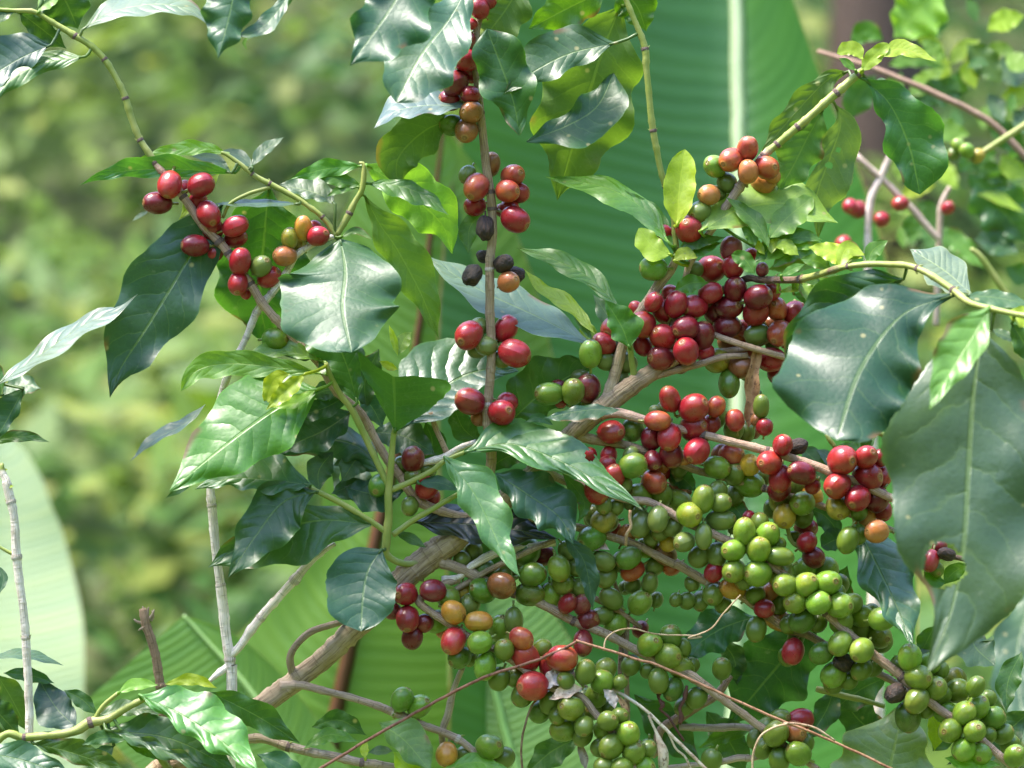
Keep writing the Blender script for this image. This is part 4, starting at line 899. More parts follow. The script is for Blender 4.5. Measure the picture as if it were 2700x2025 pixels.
cherries('lower', 'I', '300 1250 52 E b;230 1300 46 E b;450 1080 52 E 90 1.2 b;270 1060 42 E b')
cherries('lower', 'I', '765 1460 61 G;875 1450 62 B 0 1.04;905 1380 60 R 20 1.2;895 1575 61 G -30 1.14;785 1610 54 G 90 1.2;695 1540 56 E b;650 1490 48 E b;930 1515 50 G b;790 1370 52 E 20 1.1 b;710 1410 42 E b;390 1610 52 E b;20 1545 46 G b')
cherries('lowerb', 'H', '487 645 61 R 0 1;497 790 62 R 90 1.1;645 625 61 D 0 1.12;410 745 46 D b;595 815 50 D b;525 900 55 D b;765 750 66 Y -20 1;730 660 61 G;912 805 58 Y 0 1.3;670 805 62 G 20 1.04;860 705 53 G 60 1.1;830 640 52 Y b;1038 848 60 G 80 1.2;765 918 67 P 60 1.1;918 927 64 G;1060 970 53 G;1160 905 62 M -20 1.1;1187 1015 72 P -60 1.12;1228 1180 78 P 0 1.02;950 1065 58 G 80 1.24;800 1015 56 E 30 1.1;860 1020 42 E b;1030 1140 54 E b;1125 1130 52 G b;1280 965 50 G b;1400 1020 72 P 0 1.15;1330 1060 62 P b;700 865 32 O b;1420 1150 46 G -30 1.1;1535 1100 55 G 80 1.2;1630 1155 58 G b;1650 1085 56 E b;1735 1160 40 E b')
cherries('lowerb', 'H', '1450 1310 62 G -20 1.04;1600 1235 58 G 60 1.14;1575 1325 51 G;1370 1355 46 G;1410 1435 60 G 10 1.15;1525 1415 50 G 90 1.1;1665 1385 53 G;1735 1355 46 G;1785 1460 61 G 80 1.04;1685 1535 61 G;1815 1570 59 G;1895 1550 47 G;1640 1650 52 G;1745 1660 59 G;1870 1660 59 G;1330 1275 56 G b;1270 1330 56 E b;1520 1475 47 E b;1530 1250 48 G b;1660 1435 62 G b;1660 1310 42 G b;1620 1540 48 E b;1165 1240 54 E b')
cherries('bota', 'H', '465 1260 58 E 60 1.12;565 1300 58 G 40 1.1;975 1535 64 G 20 1.04;1060 1600 54 G b;725 1580 61 Y 80 1.1;830 1580 48 E b')

# ================================================================ slender pale stem on the left
SLIM = thing('coffee_shrub', 'slender coffee shrub with pale straight bare stem, left of the thick trunk', 'coffee shrub', P(560, 7240, 20))
branch('slim', SLIM, 'G', '1240 13200 40 60; 1260 8000 40 46; 1320 2600 40 40; 1352 1230 40 37; 1340 1050 40 36; 1318 880 40 34; 1295 650 40 36; 1280 560 40 30; 1255 350 40 30; 1238 150 40 31; 1230 20 50 27; D 1240 1300 80 26; D 1270 1000 70 25; D 1310 830 60 24; D 1385 660 60 23; D 1440 540 60 22; D 1500 400 50 27; D 1580 300 40 26; D 1660 190 30 25; D 1690 140 20 24; D 1740 60 20 22; A 1880 1400 10 19; A 1950 1375 0 17', PALE, 'stem', seg=16, node=.14)
branch('slimtwig', SLIM, 'G', '1340 1060 50 28; 1270 1110 20 22; 1225 1150 5 14; 1190 1185 0 5', PALE, 'twig', node=.2)
branch('slimside', SLIM, 'G', '1345 1000 40 30; 1400 950 30 28; 1520 780 20 31; 1620 670 10 28; 1720 560 0 31; 1800 470 0 26; 1880 400 0 20; 1955 350 0 14', PALE, 'twig', node=.3)
branch('slimtip', SLIM, 'A', '1960 1380 0 18 .7; 1890 1275 0 18 1; 1760 1175 0 17 1; 1590 1080 0 19 1; 1480 1020 0 17 1; 1330 905 0 14 1; 1290 890 0 10 1', PALE, 'twig', node=.15)
branch('slimtipb', SLIM, 'A', '1965 1370 0 20 .6; 2030 1260 0 24 .8; 2075 1170 0 19 1; 2112 1100 0 20 1; 2122 965 0 14 1; 2095 950 0 9 1', PALE, 'twig', node=.15)
leaf('slimtip', 'A', '1372 1008; 950 985; 660 1010; 462 1080', 45, 80, (.045, .15, .02), up=-.25, d=0, f=.2, under=0)
leaf('slimtip', 'A', '1335 895; 1150 860; 900 905; 790 935', 40, 45, (.16, .30, .03), up=.3, d=40, f=.2)
leaf('slimtip', 'A', '1465 975; 1535 885; 1658 798', 42, 28, 's', up=1.1, d=-10)
leaf('slimtip', 'A', '1475 980; 1400 910; 1275 880', 35, 35, 's', up=1.2, d=-20)
leaf('slimtip', 'A', '1350 1010; 1250 925; 1110 910', 30, 30, 's', up=1.2, d=-25)
leaf('slimtipb', 'A', '2110 968; 1900 985; 1690 1045', 50, 55, (.06, .19, .02), up=.2, d=20)
leaf('slimtipb', 'A', '2110 1085; 1960 1045; 1825 1020', 40, 45, 'g', up=.3, d=0)
leaf('slimtipb', 'A', '2090 1090; 1980 1110; 1900 1150', 20, 25, 'g', up=.4, d=0)
leaf('slim', 'A', '1955 1190; 1840 1125; 1625 1075', 45, 95, 's', up=.9, d=-20)
leaf('slimtip', 'A', '1745 1190; 1500 1187; 1235 1190', 20, 26, 's', up=.4, tl=-2.5, d=-30)
leaf('slimtip', 'A', '1570 1090; 1545 1350; 1520 1750; 1570 2030', 265, 275, (.045, .135, .018), up=-.2, d=170, f=.05)
leaf('slim', 'D', '1985 -20; 2015 170; 2000 390; 2050 640', 320, 370, (.028, .082, .03), up=.95, d=-20, f=-.1, pr=1, q=.4, wave=.07, nu=40, label='broad sheeny leaf at the top of the pale stem')
leaf('slim', 'A', '1990 1382; 2080 1348; 2175 1400', 25, 18, 'g', up=.6, d=-30)
leaf('slimtipb', 'B', '255 960; 480 1110; 690 1300; 758 1482', 175, 135, (.14, .31, .03), up=-.1, d=140, under=1, f=.1)
leaf('slimtipb', 'B', '260 1070; 450 1085; 620 1155; 738 1255', 45, 72, 'm', up=.7, d=30)
leaf('slimtipb', 'B', '245 1140; 330 1300; E 430 30; E 570 290; E 680 560', 140, 95, (.065, .14, .018), up=-.1, d=90, under=1)
branch('slimpet', SLIM, 'A', '1575 1090 0 14 1; 1450 1130 -10 13 1; 1340 1190 -20 12 1; 1300 1270 0 11 1', PALE, 'twig')
cherries('slim', 'A', '1768 1330 50 Y 90 1.35;1690 1390 48 L 90 1.15;1855 1378 56 R 20 1.06;1660 1492 60 O 0 1.02;1835 1330 38 R b;1740 1420 42 L b')
cherries('slim', 'D', '1605 565 60 E 0 1.1')

# ================================================================ leafy sapling, lower left
SAP = thing('coffee_sapling', 'leafy young coffee plant with a thick green stem, in the bottom left corner', 'coffee plant', P(-500, 7240, -150))
branch('sap', SAP, 'G', '-1100 13190 -300 60; -900 6000 -280 40; -400 2100 -250 30 .5; -20 1510 -200 26 1; 150 1482 -190 27 1; 420 1450 -170 30 1; 520 1395 -160 36 1; 620 1375 -160 28 1; 720 1320 -160 26 1; 850 1250 -170 20 1', (.3, .24, .16), 'stem', node=.12)
branch('sapb', SAP, 'G', '540 1400 -160 16 1; 600 1300 -160 15 1; 690 1220 -170 13 1', (.3, .24, .16), 'twig')
branch('sapc', SAP, 'G', '1020 1700 -100 26 .5; 950 1620 -100 24 .7; 900 1540 -110 22 1', (.2, .18, .14), 'twig')
leaf('sap', 'G', '445 1425; 330 1310; 225 1140', 125, 105, (.032, .07, .055), up=.7, d=-170, f=.1)
leaf('sap', 'G', '-20 1110; 70 1260; 165 1450', 90, 75, 'o', up=-.1, d=-60, under=1)
leaf('sap', 'G', '20 1105; 180 1120; 320 1165', 45, 40, 'd', up=.3, d=-20)
leaf('sap', 'G', '-100 1240; 20 1370; 115 1470', 85, 85, 'd', up=.1, d=-120)
leaf('sap', 'G', '-60 1015; 150 1000; 375 1062', 38, 24, 's', up=.3, tl=1.8, d=-40)
leaf('sap', 'G', '-160 1560; 120 1610; 440 1720', 100, 90, 'b', up=.6, d=-260, q=.8)
leaf('sap', 'G', '190 1515; 420 1570; 760 1690', 85, 55, 'o', up=.2, d=-200)
leaf('sap', 'G', '812 1232; 1060 1350; 1300 1510; 1515 1690', 190, 85, (.065, .19, .028), up=.85, d=-220, f=-.05, q=.85, nu=40, label='bright glossy leaf lying over the sapling')
leaf('sap', 'G', '1220 1215; 1490 1350; 1750 1515', 90, 85, (.035, .11, .016), up=.0, d=-130, pet=0)
leaf('sap', 'G', '600 1440; 1000 1490; 1400 1690', 130, 90, 'd', up=.5, d=-130, f=.2)
leaf('sap', 'G', '615 1435; 800 1490; 1000 1575; 1320 1700', 36, 42, 's', up=.6, d=-220, wave=.35, f=.4)
leaf('sap', 'G', '745 1490; 600 1480; 475 1525', 42, 45, 'd', up=.3, d=-210)
leaf('sapb', 'G', '690 1220; 790 1180; 925 1175', 45, 25, (.13, .27, .03), up=.6, d=-180)
leaf('sapb', 'G', '960 1170; 1130 1140; 1270 1195', 32, 36, 'y', up=.3, d=-120, pet=0)
leaf('sap', 'G', '575 1350; 740 1310; 935 1345', 55, 45, 's', up=.7, d=-110, pet=0)
leaf('sap', 'G', '375 1205; 480 1260; 570 1350', 42, 50, 'd', up=.3, d=-100, pet=0)
leaf('sap', 'G', '665 1530; 590 1580; 510 1600', 42, 45, 'b', up=.4, d=-170)
leaf('sap', 'G', '735 1510; 850 1560; 935 1615', 26, 30, 'g', up=.2, d=-120, pet=0)
leaf('sap', 'G', '1500 1580; 1640 1640; 1800 1760', 70, 60, 'b', up=.5, d=-140, pet=0)

# ================================================================ neighbour at the left edge
EDGE = thing('coffee_shrub', 'coffee shrub reaching in at the left edge with one curled pale leaf', 'coffee shrub', P(-900, 7240, -60))
branch('edge', EDGE, 'D', '-2000 14600 -150 80; -1300 6000 -150 50; -500 1500 -120 34; -180 1000 -100 22 .8; -90 860 -100 20 1; -60 700 -90 16 1; -70 620 -90 12 1', WOOD, 'stem', node=.1)
leaf('edge', 'D', '-20 830; 240 650; 490 480; 690 390; 805 298', 58, 60, (.11, .155, .125), up=.15, tl=1.7, d=-230, wave=.2, q=.8, label='long curled leaf with pale blue sky sheen in its colour')  # base colour carries the reflected sky, paler than the leaf itself
leaf('edge', 'D', '10 890; 120 830; 240 850', 65, 70, 's', up=1.0, d=-60, wave=.25)
leaf('edge', 'D', '140 850; 60 1000; -30 1160', 40, 110, 'b', up=.2, d=-140)
leaf('edge', 'D', '-70 640; 0 780; 5 895', 30, 35, 'm', up=.3, d=-130)
leaf('edge', 'D', '-80 1170; 120 1130; 292 1162', 40, 30, 'm', up=.4, d=-110, pet=0)

# ================================================================ bare stems
BARE = thing('bare_stem', 'bare pale jointed coffee stem topped by a tiny green bud, at the left edge', 'bare stem', P(250, 7240, -60))
branch('bare', BARE, 'G', '700 13150 -120 52; 460 5000 -120 40; 200 2000 -120 32; 175 1450 -120 28; 165 1150 -120 28; 150 900 -120 29; 125 660 -120 27; 100 440 -120 31; 80 200 -120 28; 50 60 -120 32; 30 -30 -120 27; D 20 1360 -120 24; D 8 1310 -120 18 .8; D 14 1285 -120 9 1', PALE, 'stem', node=.14)
branch('barebud', BARE, 'G', '90 420 -110 14 .6; 40 395 -110 12 1; -20 360 -110 9 1', PALE, 'twig')
leaf('bare', 'D', '12 1345; 30 1325; 46 1322', 9, 9, 'y', d=-130, pet=0)
leaf('bare', 'D', '30 1400; 60 1420; 84 1418', 9, 9, 'y', d=-130, pet=0)
leaf('bare', 'D', '5 1320; 0 1300; 12 1280', 9, 9, 'y', d=-130, pet=0)
leaf('barebud', 'G', '-10 480; 20 550; 0 640', 25, 25, 'b', d=-110, pet=0)
STUB = thing('broken_stem', 'short broken brown stub with frayed end, between the two pale stems', 'broken stem', P(440, 7240, 0))
branch('stub', STUB, 'G', '1010 13190 20 60; 1000 5000 20 46; 960 1600 20 38; 930 1170 20 31; 910 1030 20 31; 880 900 20 30; 855 830 20 33; 840 770 20 30; 830 730 20 22', (0.28, 0.18, 0.11), 'stem', rough=.16, node=.12)
for q in ('858 820 20 14; 800 805 10 9; 782 790 10 5', '870 790 20 14; 890 760 10 9; 900 735 10 5', '860 840 20 14; 825 845 0 9; 808 858 0 5', '845 780 20 12; 838 745 20 8; 832 715 20 4', '880 800 20 12; 895 770 30 8; 885 740 30 4', '855 770 20 12; 862 740 20 8; 868 720 20 4'):
    branch('stubchip', STUB, 'G', q, (.36, .28, .2), 'splinter', seg=6)

# ================================================================ coffee shrub behind, right
BACK = thing('coffee_shrub', 'blurred coffee shrub behind on the right, crossing branches with few red cherries', 'coffee shrub', P(2450, 7240, 1500))
branch('bk0', BACK, 'C', '1500 15200 3200 90; 1350 4000 3200 50; 1300 2200 3200 34; 1305 1560 3200 26; 1312 1200 3200 26; 1370 1050 3200 24; 1440 890 3200 20', (.72, .58, .50), 'branch', node=.1)
branch('bk1', BACK, 'C', '1720 1400 3200 24; 1560 1225 3200 24; 1420 1080 3200 22; 1245 915 3200 20; 1180 850 3300 16', (.62, .46, .37), 'branch')
branch('bk2', BACK, 'C', '2300 1000 3000 26; 2060 750 3000 24; 1900 645 3000 24; 1700 550 3000 22; 1340 400 3100 18; 1010 300 3300 15', (0.38, 0.24, 0.17), 'branch')
branch('bk3', BACK, 'C', '1700 1900 3300 22; 1720 1320 3300 22; 1735 1180 3300 20; 1780 1090 3300 16', (0.53, 0.41, 0.32), 'branch')
branch('bk4', BACK, 'C', '2260 700 2700 22 .6; 2080 820 2700 22 .8; 1930 915 2700 18 1', (0.45, 0.36, 0.15), 'branch')
branch('bk5', BACK, 'C', '2160 1800 2600 24 1; 2060 1640 2600 22 1; 1960 1500 2600 20 1; 1900 1450 2600 14 1', (0.45, 0.36, 0.15), 'branch')
rq = random.Random(5)
for i in range(26):
    bx, by, an = rq.uniform(1480, 2240), rq.uniform(120, 1500), rq.uniform(0, 6.28)
    ln = rq.uniform(110, 230)
    leaf('bk2', 'C', '%f %f; %f %f; %f %f' % (bx, by, bx + ln * .5 * cos(an), by + ln * .5 * sin(an) - 25, bx + ln * cos(an), by + ln * sin(an)), ln * .24, ln * .24, rq.choice('ygmpgo'), up=rq.uniform(.1, .9), d=rq.uniform(3400, 6500), pet=0)
cherries('bk1', 'C', '1200 1205 44 R;1245 1222 44 R;1382 1280 40 R;1490 1188 42 R;1160 1420 45 R;1768 1212 34 R', d0=0)
cherries('bk4', 'C', '1880 880 40 G;1940 910 36 L;1830 850 34 G b;1800 900 34 E')
for a in (('bk2', '1500 420; 1440 560; 1480 700', 70, 70, (.12, .24, .03), .2), ('bk2', '1640 680; 1760 760; 1900 790', 70, 60, (.14, .27, .03), .5), ('bk2', '2000 180; 2080 120; 2220 90', 60, 70, 'y', .4), ('bk1', '1500 1150; 1580 1100; 1700 1080', 50, 50, 'y', .4), ('bk2', '1780 380; 1840 300; 1960 230', 50, 60, 'y', .5), ('bk4', '2080 900; 2140 980; 2250 1020', 60, 60, 'y', .4), ('bk2', '1730 -90; 1580 80; 1450 225', 165, 150, (.12, .27, .035), .2), ('bk2', '1390 235; 1290 185; 1200 285', 60, 66, 'g', .2), ('bk2', '1540 560; 1640 470; 1745 405', 60, 66, 'p', .8),
          ('bk2', '1560 600; 1720 540; 1910 520', 85, 80, 'm', .2), ('bk2', '1880 255; 1990 370; 2085 485', 85, 80, 'o', .3), ('bk2', '2060 470; 2140 420; 2260 380', 90, 90, 's', 1.4),
          ('bk2', '1350 440; 1250 560; 1190 705', 90, 95, 'm', 0), ('bk4', '1890 1010; 2050 1180; 2240 1420', 160, 150, (.06, .15, .03), .1), ('bk4', '1890 1100; 2050 1145; 2220 1240', 34, 36, 'y', .7),
          ('bk4', '2000 690; 2100 780; 2230 900', 80, 80, 'm', .2), ('bk5', '1925 1395; 2050 1400; 2180 1480', 70, 90, 's', 1.2), ('bk5', '1650 1350; 1810 1400; 1980 1570', 62, 62, (.11, .24, .025), .5),
          ('bk1', '1590 1250; 1560 1310; 1540 1395', 50, 50, 'g', .2), ('bk2', '1420 380; 1600 340; 1760 400', 60, 50, (.13, .25, .03), .4), ('bk2', '1760 520; 1850 470; 1960 430', 60, 60, 'g', .4),
          ('bk2', '2000 540; 2060 640; 2090 720', 50, 50, 's', 1.0), ('bk2', '2150 640; 2210 700; 2300 760', 60, 70, 's', 1.3), ('bk4', '1900 960; 2010 1000; 2120 1090', 60, 60, 'g', .2),
          ('bk5', '2100 1560; 2180 1600; 2300 1620', 70, 60, 'g', .4), ('bk2', '1590 230; 1660 250; 1760 350', 46, 46, 'y', .4), ('bk2', '2080 560; 2160 560; 2260 600', 60, 60, 'y', .4), ('bk3', '1590 1180; 1660 1230; 1680 1330', 50, 44, 'm', .2),
          ('bk2', '1830 1000; 1900 940; 2060 880', 60, 70, 'g', .3), ('bk4', '1980 1240; 2060 1330; 2230 1380', 70, 80, 'd', .2), ('bk2', '1940 330; 1900 420; 1930 520', 60, 60, 'y', .3), ('bk2', '2110 300; 2170 360; 2260 390', 60, 60, 'p', 1.0),
          ('bk4', 'I 2110 600; I 2180 700; I 2240 860', 60, 60, 'g', .3), ('bk5', 'I 2290 560; I 2170 1000; I 2230 1560', 130, 150, 's', 1.0)):
    leaf(a[0], 'C', a[1], a[2], a[3], a[4], up=a[5], d=3900, pet=0)

bud('tl', 'A', '605 345; 740 580; 815 825; 900 955; 430 205', 4)
bud('tl', 'D', '1465 240; 1330 60', 2); bud('tl', 'A', '1270 1420; 1060 1150', 2)
bud('fork', 'B', '1885 290; 1932 760; 1985 1100', 3)
bud('upr', 'C', '1110 545; 900 740; 775 840; 700 905; 1245 425', 3)
bud('front', 'F', '1180 135; 900 212; 760 216; 1590 150; 1790 270', 4, 26)
bud('vert', 'E', '985 600; 975 160; 960 940', 2, pale=1); bud('vert', 'B', '985 1110; 930 660; 985 1210', 3)
bud('slim', 'G', '1290 590; 1345 1030; 1240 130', 2, pale=1); bud('slim', 'D', '1500 400; 1570 300; 1440 560', 2, pale=1)
bud('slimside', 'G', '1525 780; 1720 555', 3, pale=1); bud('slimtip', 'A', '1580 1075; 1480 1020; 1885 1270', 3); bud('slimtipb', 'A', '2040 1240', 3)
bud('bare', 'G', '60 100; 100 430; 150 890', 3, pale=1); bud('sap', 'G', '140 1475; 530 1390', 3)
bud('green', 'I', '1500 1130; 1060 760; 710 460', 2); bud('greenb', 'I', '360 575; 1250 1055', 3, pale=1); bud('lower', 'H', '1470 805; 1110 640', 2); bud('bota', 'H', '425 1335; 800 1490', 4, 26, pale=1)
bud('redmid', 'F', '720 1215; 1150 1365; 340 1120', 2); bud('redmidb', 'F', '430 1365; 700 1435', 2); bud('botb', 'G', '1690 1530; 2120 1625', 3, 22)
finish_cherries(OLD)
# ================================================================ banana plants behind
PROF[6] = [(0, .9), (.3, 1), (.5, .98), (.6, .88), (.7, .6), (.76, .42), (.8, .29), (.86, .14), (.92, .05), (1, 0)]
BAN = thing('banana_plant', 'banana plant with a wide upright leaf on a pale midrib, behind the coffee cherries', 'banana plant', P(1700, 8600, 2300))
g_ = Geo()
for_stem = [(P(1700, 8600, 2300), .11, 0), (P(1690, 6500, 2300), .10, 0), (P(1660, 4300, 2280), .085, 0), (P(1640, 3300, 2250), .05, 0)]
g_.tube(for_stem, seg=20, rough=.05)
o_ = link('stem', g_.mesh('stem', M_RIB, for_stem[0][0]), BAN, for_stem[0][0]); o_.color = (.20, .24, .10, 1)
def banana(owner, s, wl, wr, pr, c, d, rib, ribs, f=.15, up=0, sd=0, wave=.02, nu=110):
    lf = leaf('ban', 'S', s, wl, wr, c, up=up, f=f, d=d, sd=sd, wave=wave, pr=pr, pet=0, nu=nu, mat=M_BAN, owner=owner, q=1)
    p = parse('S', s)
    branch('rib' + str(len(BR)), lf, 'S', '; '.join('%f %f %f %f' % (a[0], a[1], d + up * (p[0][1] - a[1]) + sd * (a[0] - p[0][0]) - 4, r) for a, r in zip(p, ribs)), rib, 'midrib', seg=14, rough=.02, mat=M_RIB)
    return lf
banana(BAN, '1640 3300; 1830 2700; 1930 1900; 1946 1150; 1950 600; 1943 0; 1925 -900', 790, 470, (5, 6), (.030, .105, .022), 1850, (.36, .43, .25), (60, 44, 27, 26, 25, 22, 6), f=(.9, 1.5), up=.4, sd=0, wave=.015)
banana(BAN, '1500 3400; 860 2500; 870 1990; 985 1450; 1085 1000; 1170 330', 495, 480, (11, 4), (.088, .19, .032), 2150, (.10, .035, .014), (50, 36, 26, 22, 13, 5), f=-.1, up=.05)
banana(BAN, '1600 3300; 1150 2600; 850 2150; 678 1849; 484 1622', 360, 140, (2, 1), (.11, .23, .05), 1500, (.24, .36, .13), (40, 26, 15, 11, 4), f=-.1, up=.12)
banana(BAN, '1750 3300; 1560 2600; 1400 2150; 1300 1800; 1250 1450', 150, 330, 1, (.085, .19, .04), 1450, (.13, .25, .07), (40, 26, 15, 11, 4), f=-.2, up=.3)
BANB = thing('banana_plant', 'pale out-of-focus banana plant leaf blade at the left edge of the picture', 'banana plant', P(-180, 8600, 3900))
g_ = Geo(); st_ = [(P(-180, 8600, 3900), .11, 0), (P(-170, 5500, 3900), .09, 0), (P(-120, 3000, 3850), .05, 0)]
g_.tube(st_, seg=20, rough=.05)
o_ = link('stem', g_.mesh('stem', M_RIB, st_[0][0]), BANB, st_[0][0]); o_.color = (.20, .24, .10, 1)
banana(BANB, '-85 2600; -85 2300; -80 1800; -50 1320; -15 1060', 300, 310, 10, (.27, .37, .23), 3800, (.3, .42, .2), (50, 36, 22, 18, 6), f=.1, up=.35)

# ================================================================ loose dry things caught in the shrub
strand('dry_vine', 'H', '-60 1690 -150; 300 1475 -180; 700 1250 -200; 900 1150 -210; 1000 1110 -210; 1250 1030 -220; 1400 965 -230; 1490 918 -240', (.24, .105, .065), 'reddish brown dry vine rising from the bottom edge to the red cherries', 'vine', r=9)
strand('dry_vine', 'H', '1480 915 -250; 1650 968 -240; 1850 1030 -230; I 80 1060 -220; I 400 1205 -230; I 750 1362 -250; I 1100 1505 -260; I 1460 1672 -280', (.38, .20, .12), 'long thin pinkish dry vine sloping down to the right over the green cherries', 'vine', r=8)
strand('dry_tendril', 'H', '1640 975 -240; 1662 895 -220; 1780 845 -200; 1950 878 -190; 2212 892 -190; I 250 902 -190; I 380 850 -200; I 470 745 -210; I 560 650 -220', (.42, .31, .19), 'thin tan tendril looping below the green cherries', 'tendril', r=5)
strand('dry_tendril', 'I', '630 1690 -260; 632 1580 -260; 680 1470 -270; 760 1420 -280; 830 1402 -290', (.50, .36, .23), 'short curved tan tendril bent over the lowest green cluster', 'tendril', r=7)
strand('dry_tendril', 'I', '810 1398 -280; 930 1405 -290; 1020 1440 -300; 1110 1500 -290', (.46, .33, .22), 'short tan tendril beside the long pinkish vine', 'tendril', r=6.5)
strand('dry_tendril', 'H', '1265 1245 -150; 1215 1310 -150; 1180 1420 -150; 1160 1530 -150; 1168 1690 -150', (.20, .13, .07), 'dark brown tendril hanging down from the bright red cherries', 'tendril', r=6.5)
strand('dry_tendril', 'K', '600 720 -260; 590 790 -270; 605 880 -280; 560 960 -280; 550 1060 -250', (.40, .27, .16), 'small twisted brown tendril crossing a grey branch', 'tendril', r=16)
strand('dry_grass', 'H', '1680 1195 -100; 1800 1260 -110; 1910 1345 -120; 2060 1490 -130; 2160 1590 -140; 2260 1690 -150', (.62, .53, .42), 'pale dry grass stalk sloping down from the hanging green cluster', 'grass stalk', r=10)
strand('dry_grass', 'H', '1905 1350 -120; 1945 1450 -120; 1985 1560 -120 30; 1990 1640 -120 30; 1985 1720 -120 16', (.58, .49, .38), 'wide pale withered grass blade hanging from the dry stalk', 'grass stalk', r=9)
strand('dry_grass', 'H', '2010 1440 -125; 2060 1540 -120; 2120 1600 -120; 2160 1690 -120', (.60, .50, .36), 'curled thin pale grass stalk beside the withered blade', 'grass stalk', r=7)
strand('dry_flower_stalk', 'H', '1970 1215 -20 16; 1960 1250 -20 10; 1985 1290 -30 14; 1975 1320 -30 9; 2020 1360 -30 8; 2060 1430 -40 8; 2110 1500 -40 7', (.10, .035, .022), 'shrivelled dark red stalk hanging under the dark green cluster, left one', 'dry stalk', r=10, rough=.5)
strand('dry_flower_stalk', 'H', '2125 1180 -30 9; 2110 1250 -30 14; 2085 1310 -30 9; 2095 1370 -30 15; 2080 1400 -30 8', (.12, .045, .03), 'shrivelled dark red stalk hanging under the dark green cluster, right one', 'dry stalk', r=10, rough=.5)
def scrap(name, T, s, wl, wr, c, d, label, cat, **kw):
    p = parse(T, s)
    own = leaf('x', T, s, wl, wr, c, d=d, pet=0, mat=M_DEAD, owner=None if False else SCRAP, **kw)
    m = own.matrix_basis.copy(); loc = own.location + SCRAP.location
    own.parent = None; own.location = loc; own.name = name
    own['label'] = label; own['category'] = cat
    return own
SCRAP = bpy.data.objects.new('scrap_anchor', None); COL.objects.link(SCRAP)
scrap('dead_leaf', 'F', '655 640; 628 800; 622 940; 605 1080', 42, 40, (.34, .19, .09), 60, 'brown speckled dead leaf strip hanging below the red cluster', 'dead leaf', up=0, f=.5, wave=.15, pr=5)
scrap('dead_leaf', 'H', '1300 1200; 1370 1130; 1480 1080', 60, 40, (.40, .36, .30), -215, 'small whitish papery scrap caught beside the bright red cherries', 'dead leaf', up=.6, f=.3, wave=.3)
scrap('dead_leaf', 'H', '1520 1190; 1420 1215; 1320 1260', 34, 40, (.50, .40, .29), -200, 'crumpled tan dead leaf above the hanging green cluster', 'dead leaf', up=.6, f=.4, wave=.3)
scrap('dead_leaf', 'H', '1640 1200; 1690 1250; 1705 1315', 34, 34, (.40, .35, .29), -170, 'pale papery dead leaf behind the hanging green cluster', 'dead leaf', up=.3, f=.4, wave=.3)
scrap('dead_leaf', 'H', '1690 1215; 1760 1290; 1785 1400', 16, 20, (.32, .21, .12), -160, 'narrow curled brown dead leaf right of the hanging green cluster', 'dead leaf', up=.1, f=.5, wave=.2)
scrap('dead_leaf', 'H', '1490 1510; 1520 1580; 1540 1680', 26, 26, (.34, .27, .2), -100, 'drooping grey-brown dead leaf below the hanging green cluster', 'dead leaf', up=.1, f=.5, wave=.2)
scrap('dead_leaf', 'K', '150 1115; 300 1060; 400 1110', 40, 46, (.48, .36, .28), -40, 'pinkish dry sheath on the grey branch by the green cherries', 'dead leaf', up=.6, f=.3, wave=.2)
bpy.data.objects.remove(SCRAP)

# ================================================================ the place: ground, hillside, undergrowth, a tree
def hz(x, y):
    t = max(0.0, y - 4.2)
    return .62 * t * min(1.0, t / 1.2) + .25 * mnoise.noise(Vector((x * .5, y * .5, 3))) * min(1, t)
gm = Geo(); nx, ny = 60, 70
ids = []
for j in range(ny + 1):
    y = 3.8 + 26 * (j / ny) ** 1.6
    ids.append([gm.add((-16 + 32 * i / nx, y, hz(-16 + 32 * i / nx, y) - (.05 if j == 0 else 0)), (i, j)) for i in range(nx + 1)])
for j in range(ny):
    for i in range(nx): gm.f.append((ids[j][i], ids[j][i + 1], ids[j + 1][i + 1], ids[j + 1][i]))
hill = link('hillside', gm.mesh('hillside', M_EARTH)); hill['kind'] = 'structure'
gm = Geo(); na, nr_ = 72, 14                # unseen slope ring, added round the camera to block the low sky
rg = []
for j in range(nr_ + 1):
    q = j / nr_
    rg.append([])
    for i in range(na + 1):
        th = radians(-28) - radians(304) * i / na + 0
        R = 4.6 + 6.5 * q
        z = 7.4 * (1 - (1 - q) ** 2.2) * (1 + .16 * mnoise.noise(Vector((cos(th) * 3, sin(th) * 3, q * 3))))
        rg[-1].append(gm.add((R * cos(th + pi / 2) * 1.0, R * sin(th + pi / 2), z - .05), (i, j)))
for j in range(nr_):
    for i in range(na): gm.f.append((rg[j][i], rg[j][i + 1], rg[j + 1][i + 1], rg[j + 1][i]))
side = link('low_sky_screen', gm.mesh('low_sky_screen', M_EARTH)); side['kind'] = 'structure'
gm = Geo(); a_ = [gm.add(c, (0, 0)) for c in ((-400, -400, 0), (400, -400, 0), (400, 400, 0), (-400, 400, 0))]; gm.f.append(tuple(a_))
gr_ = link('ground', gm.mesh('ground', M_EARTH)); gr_['kind'] = 'structure'

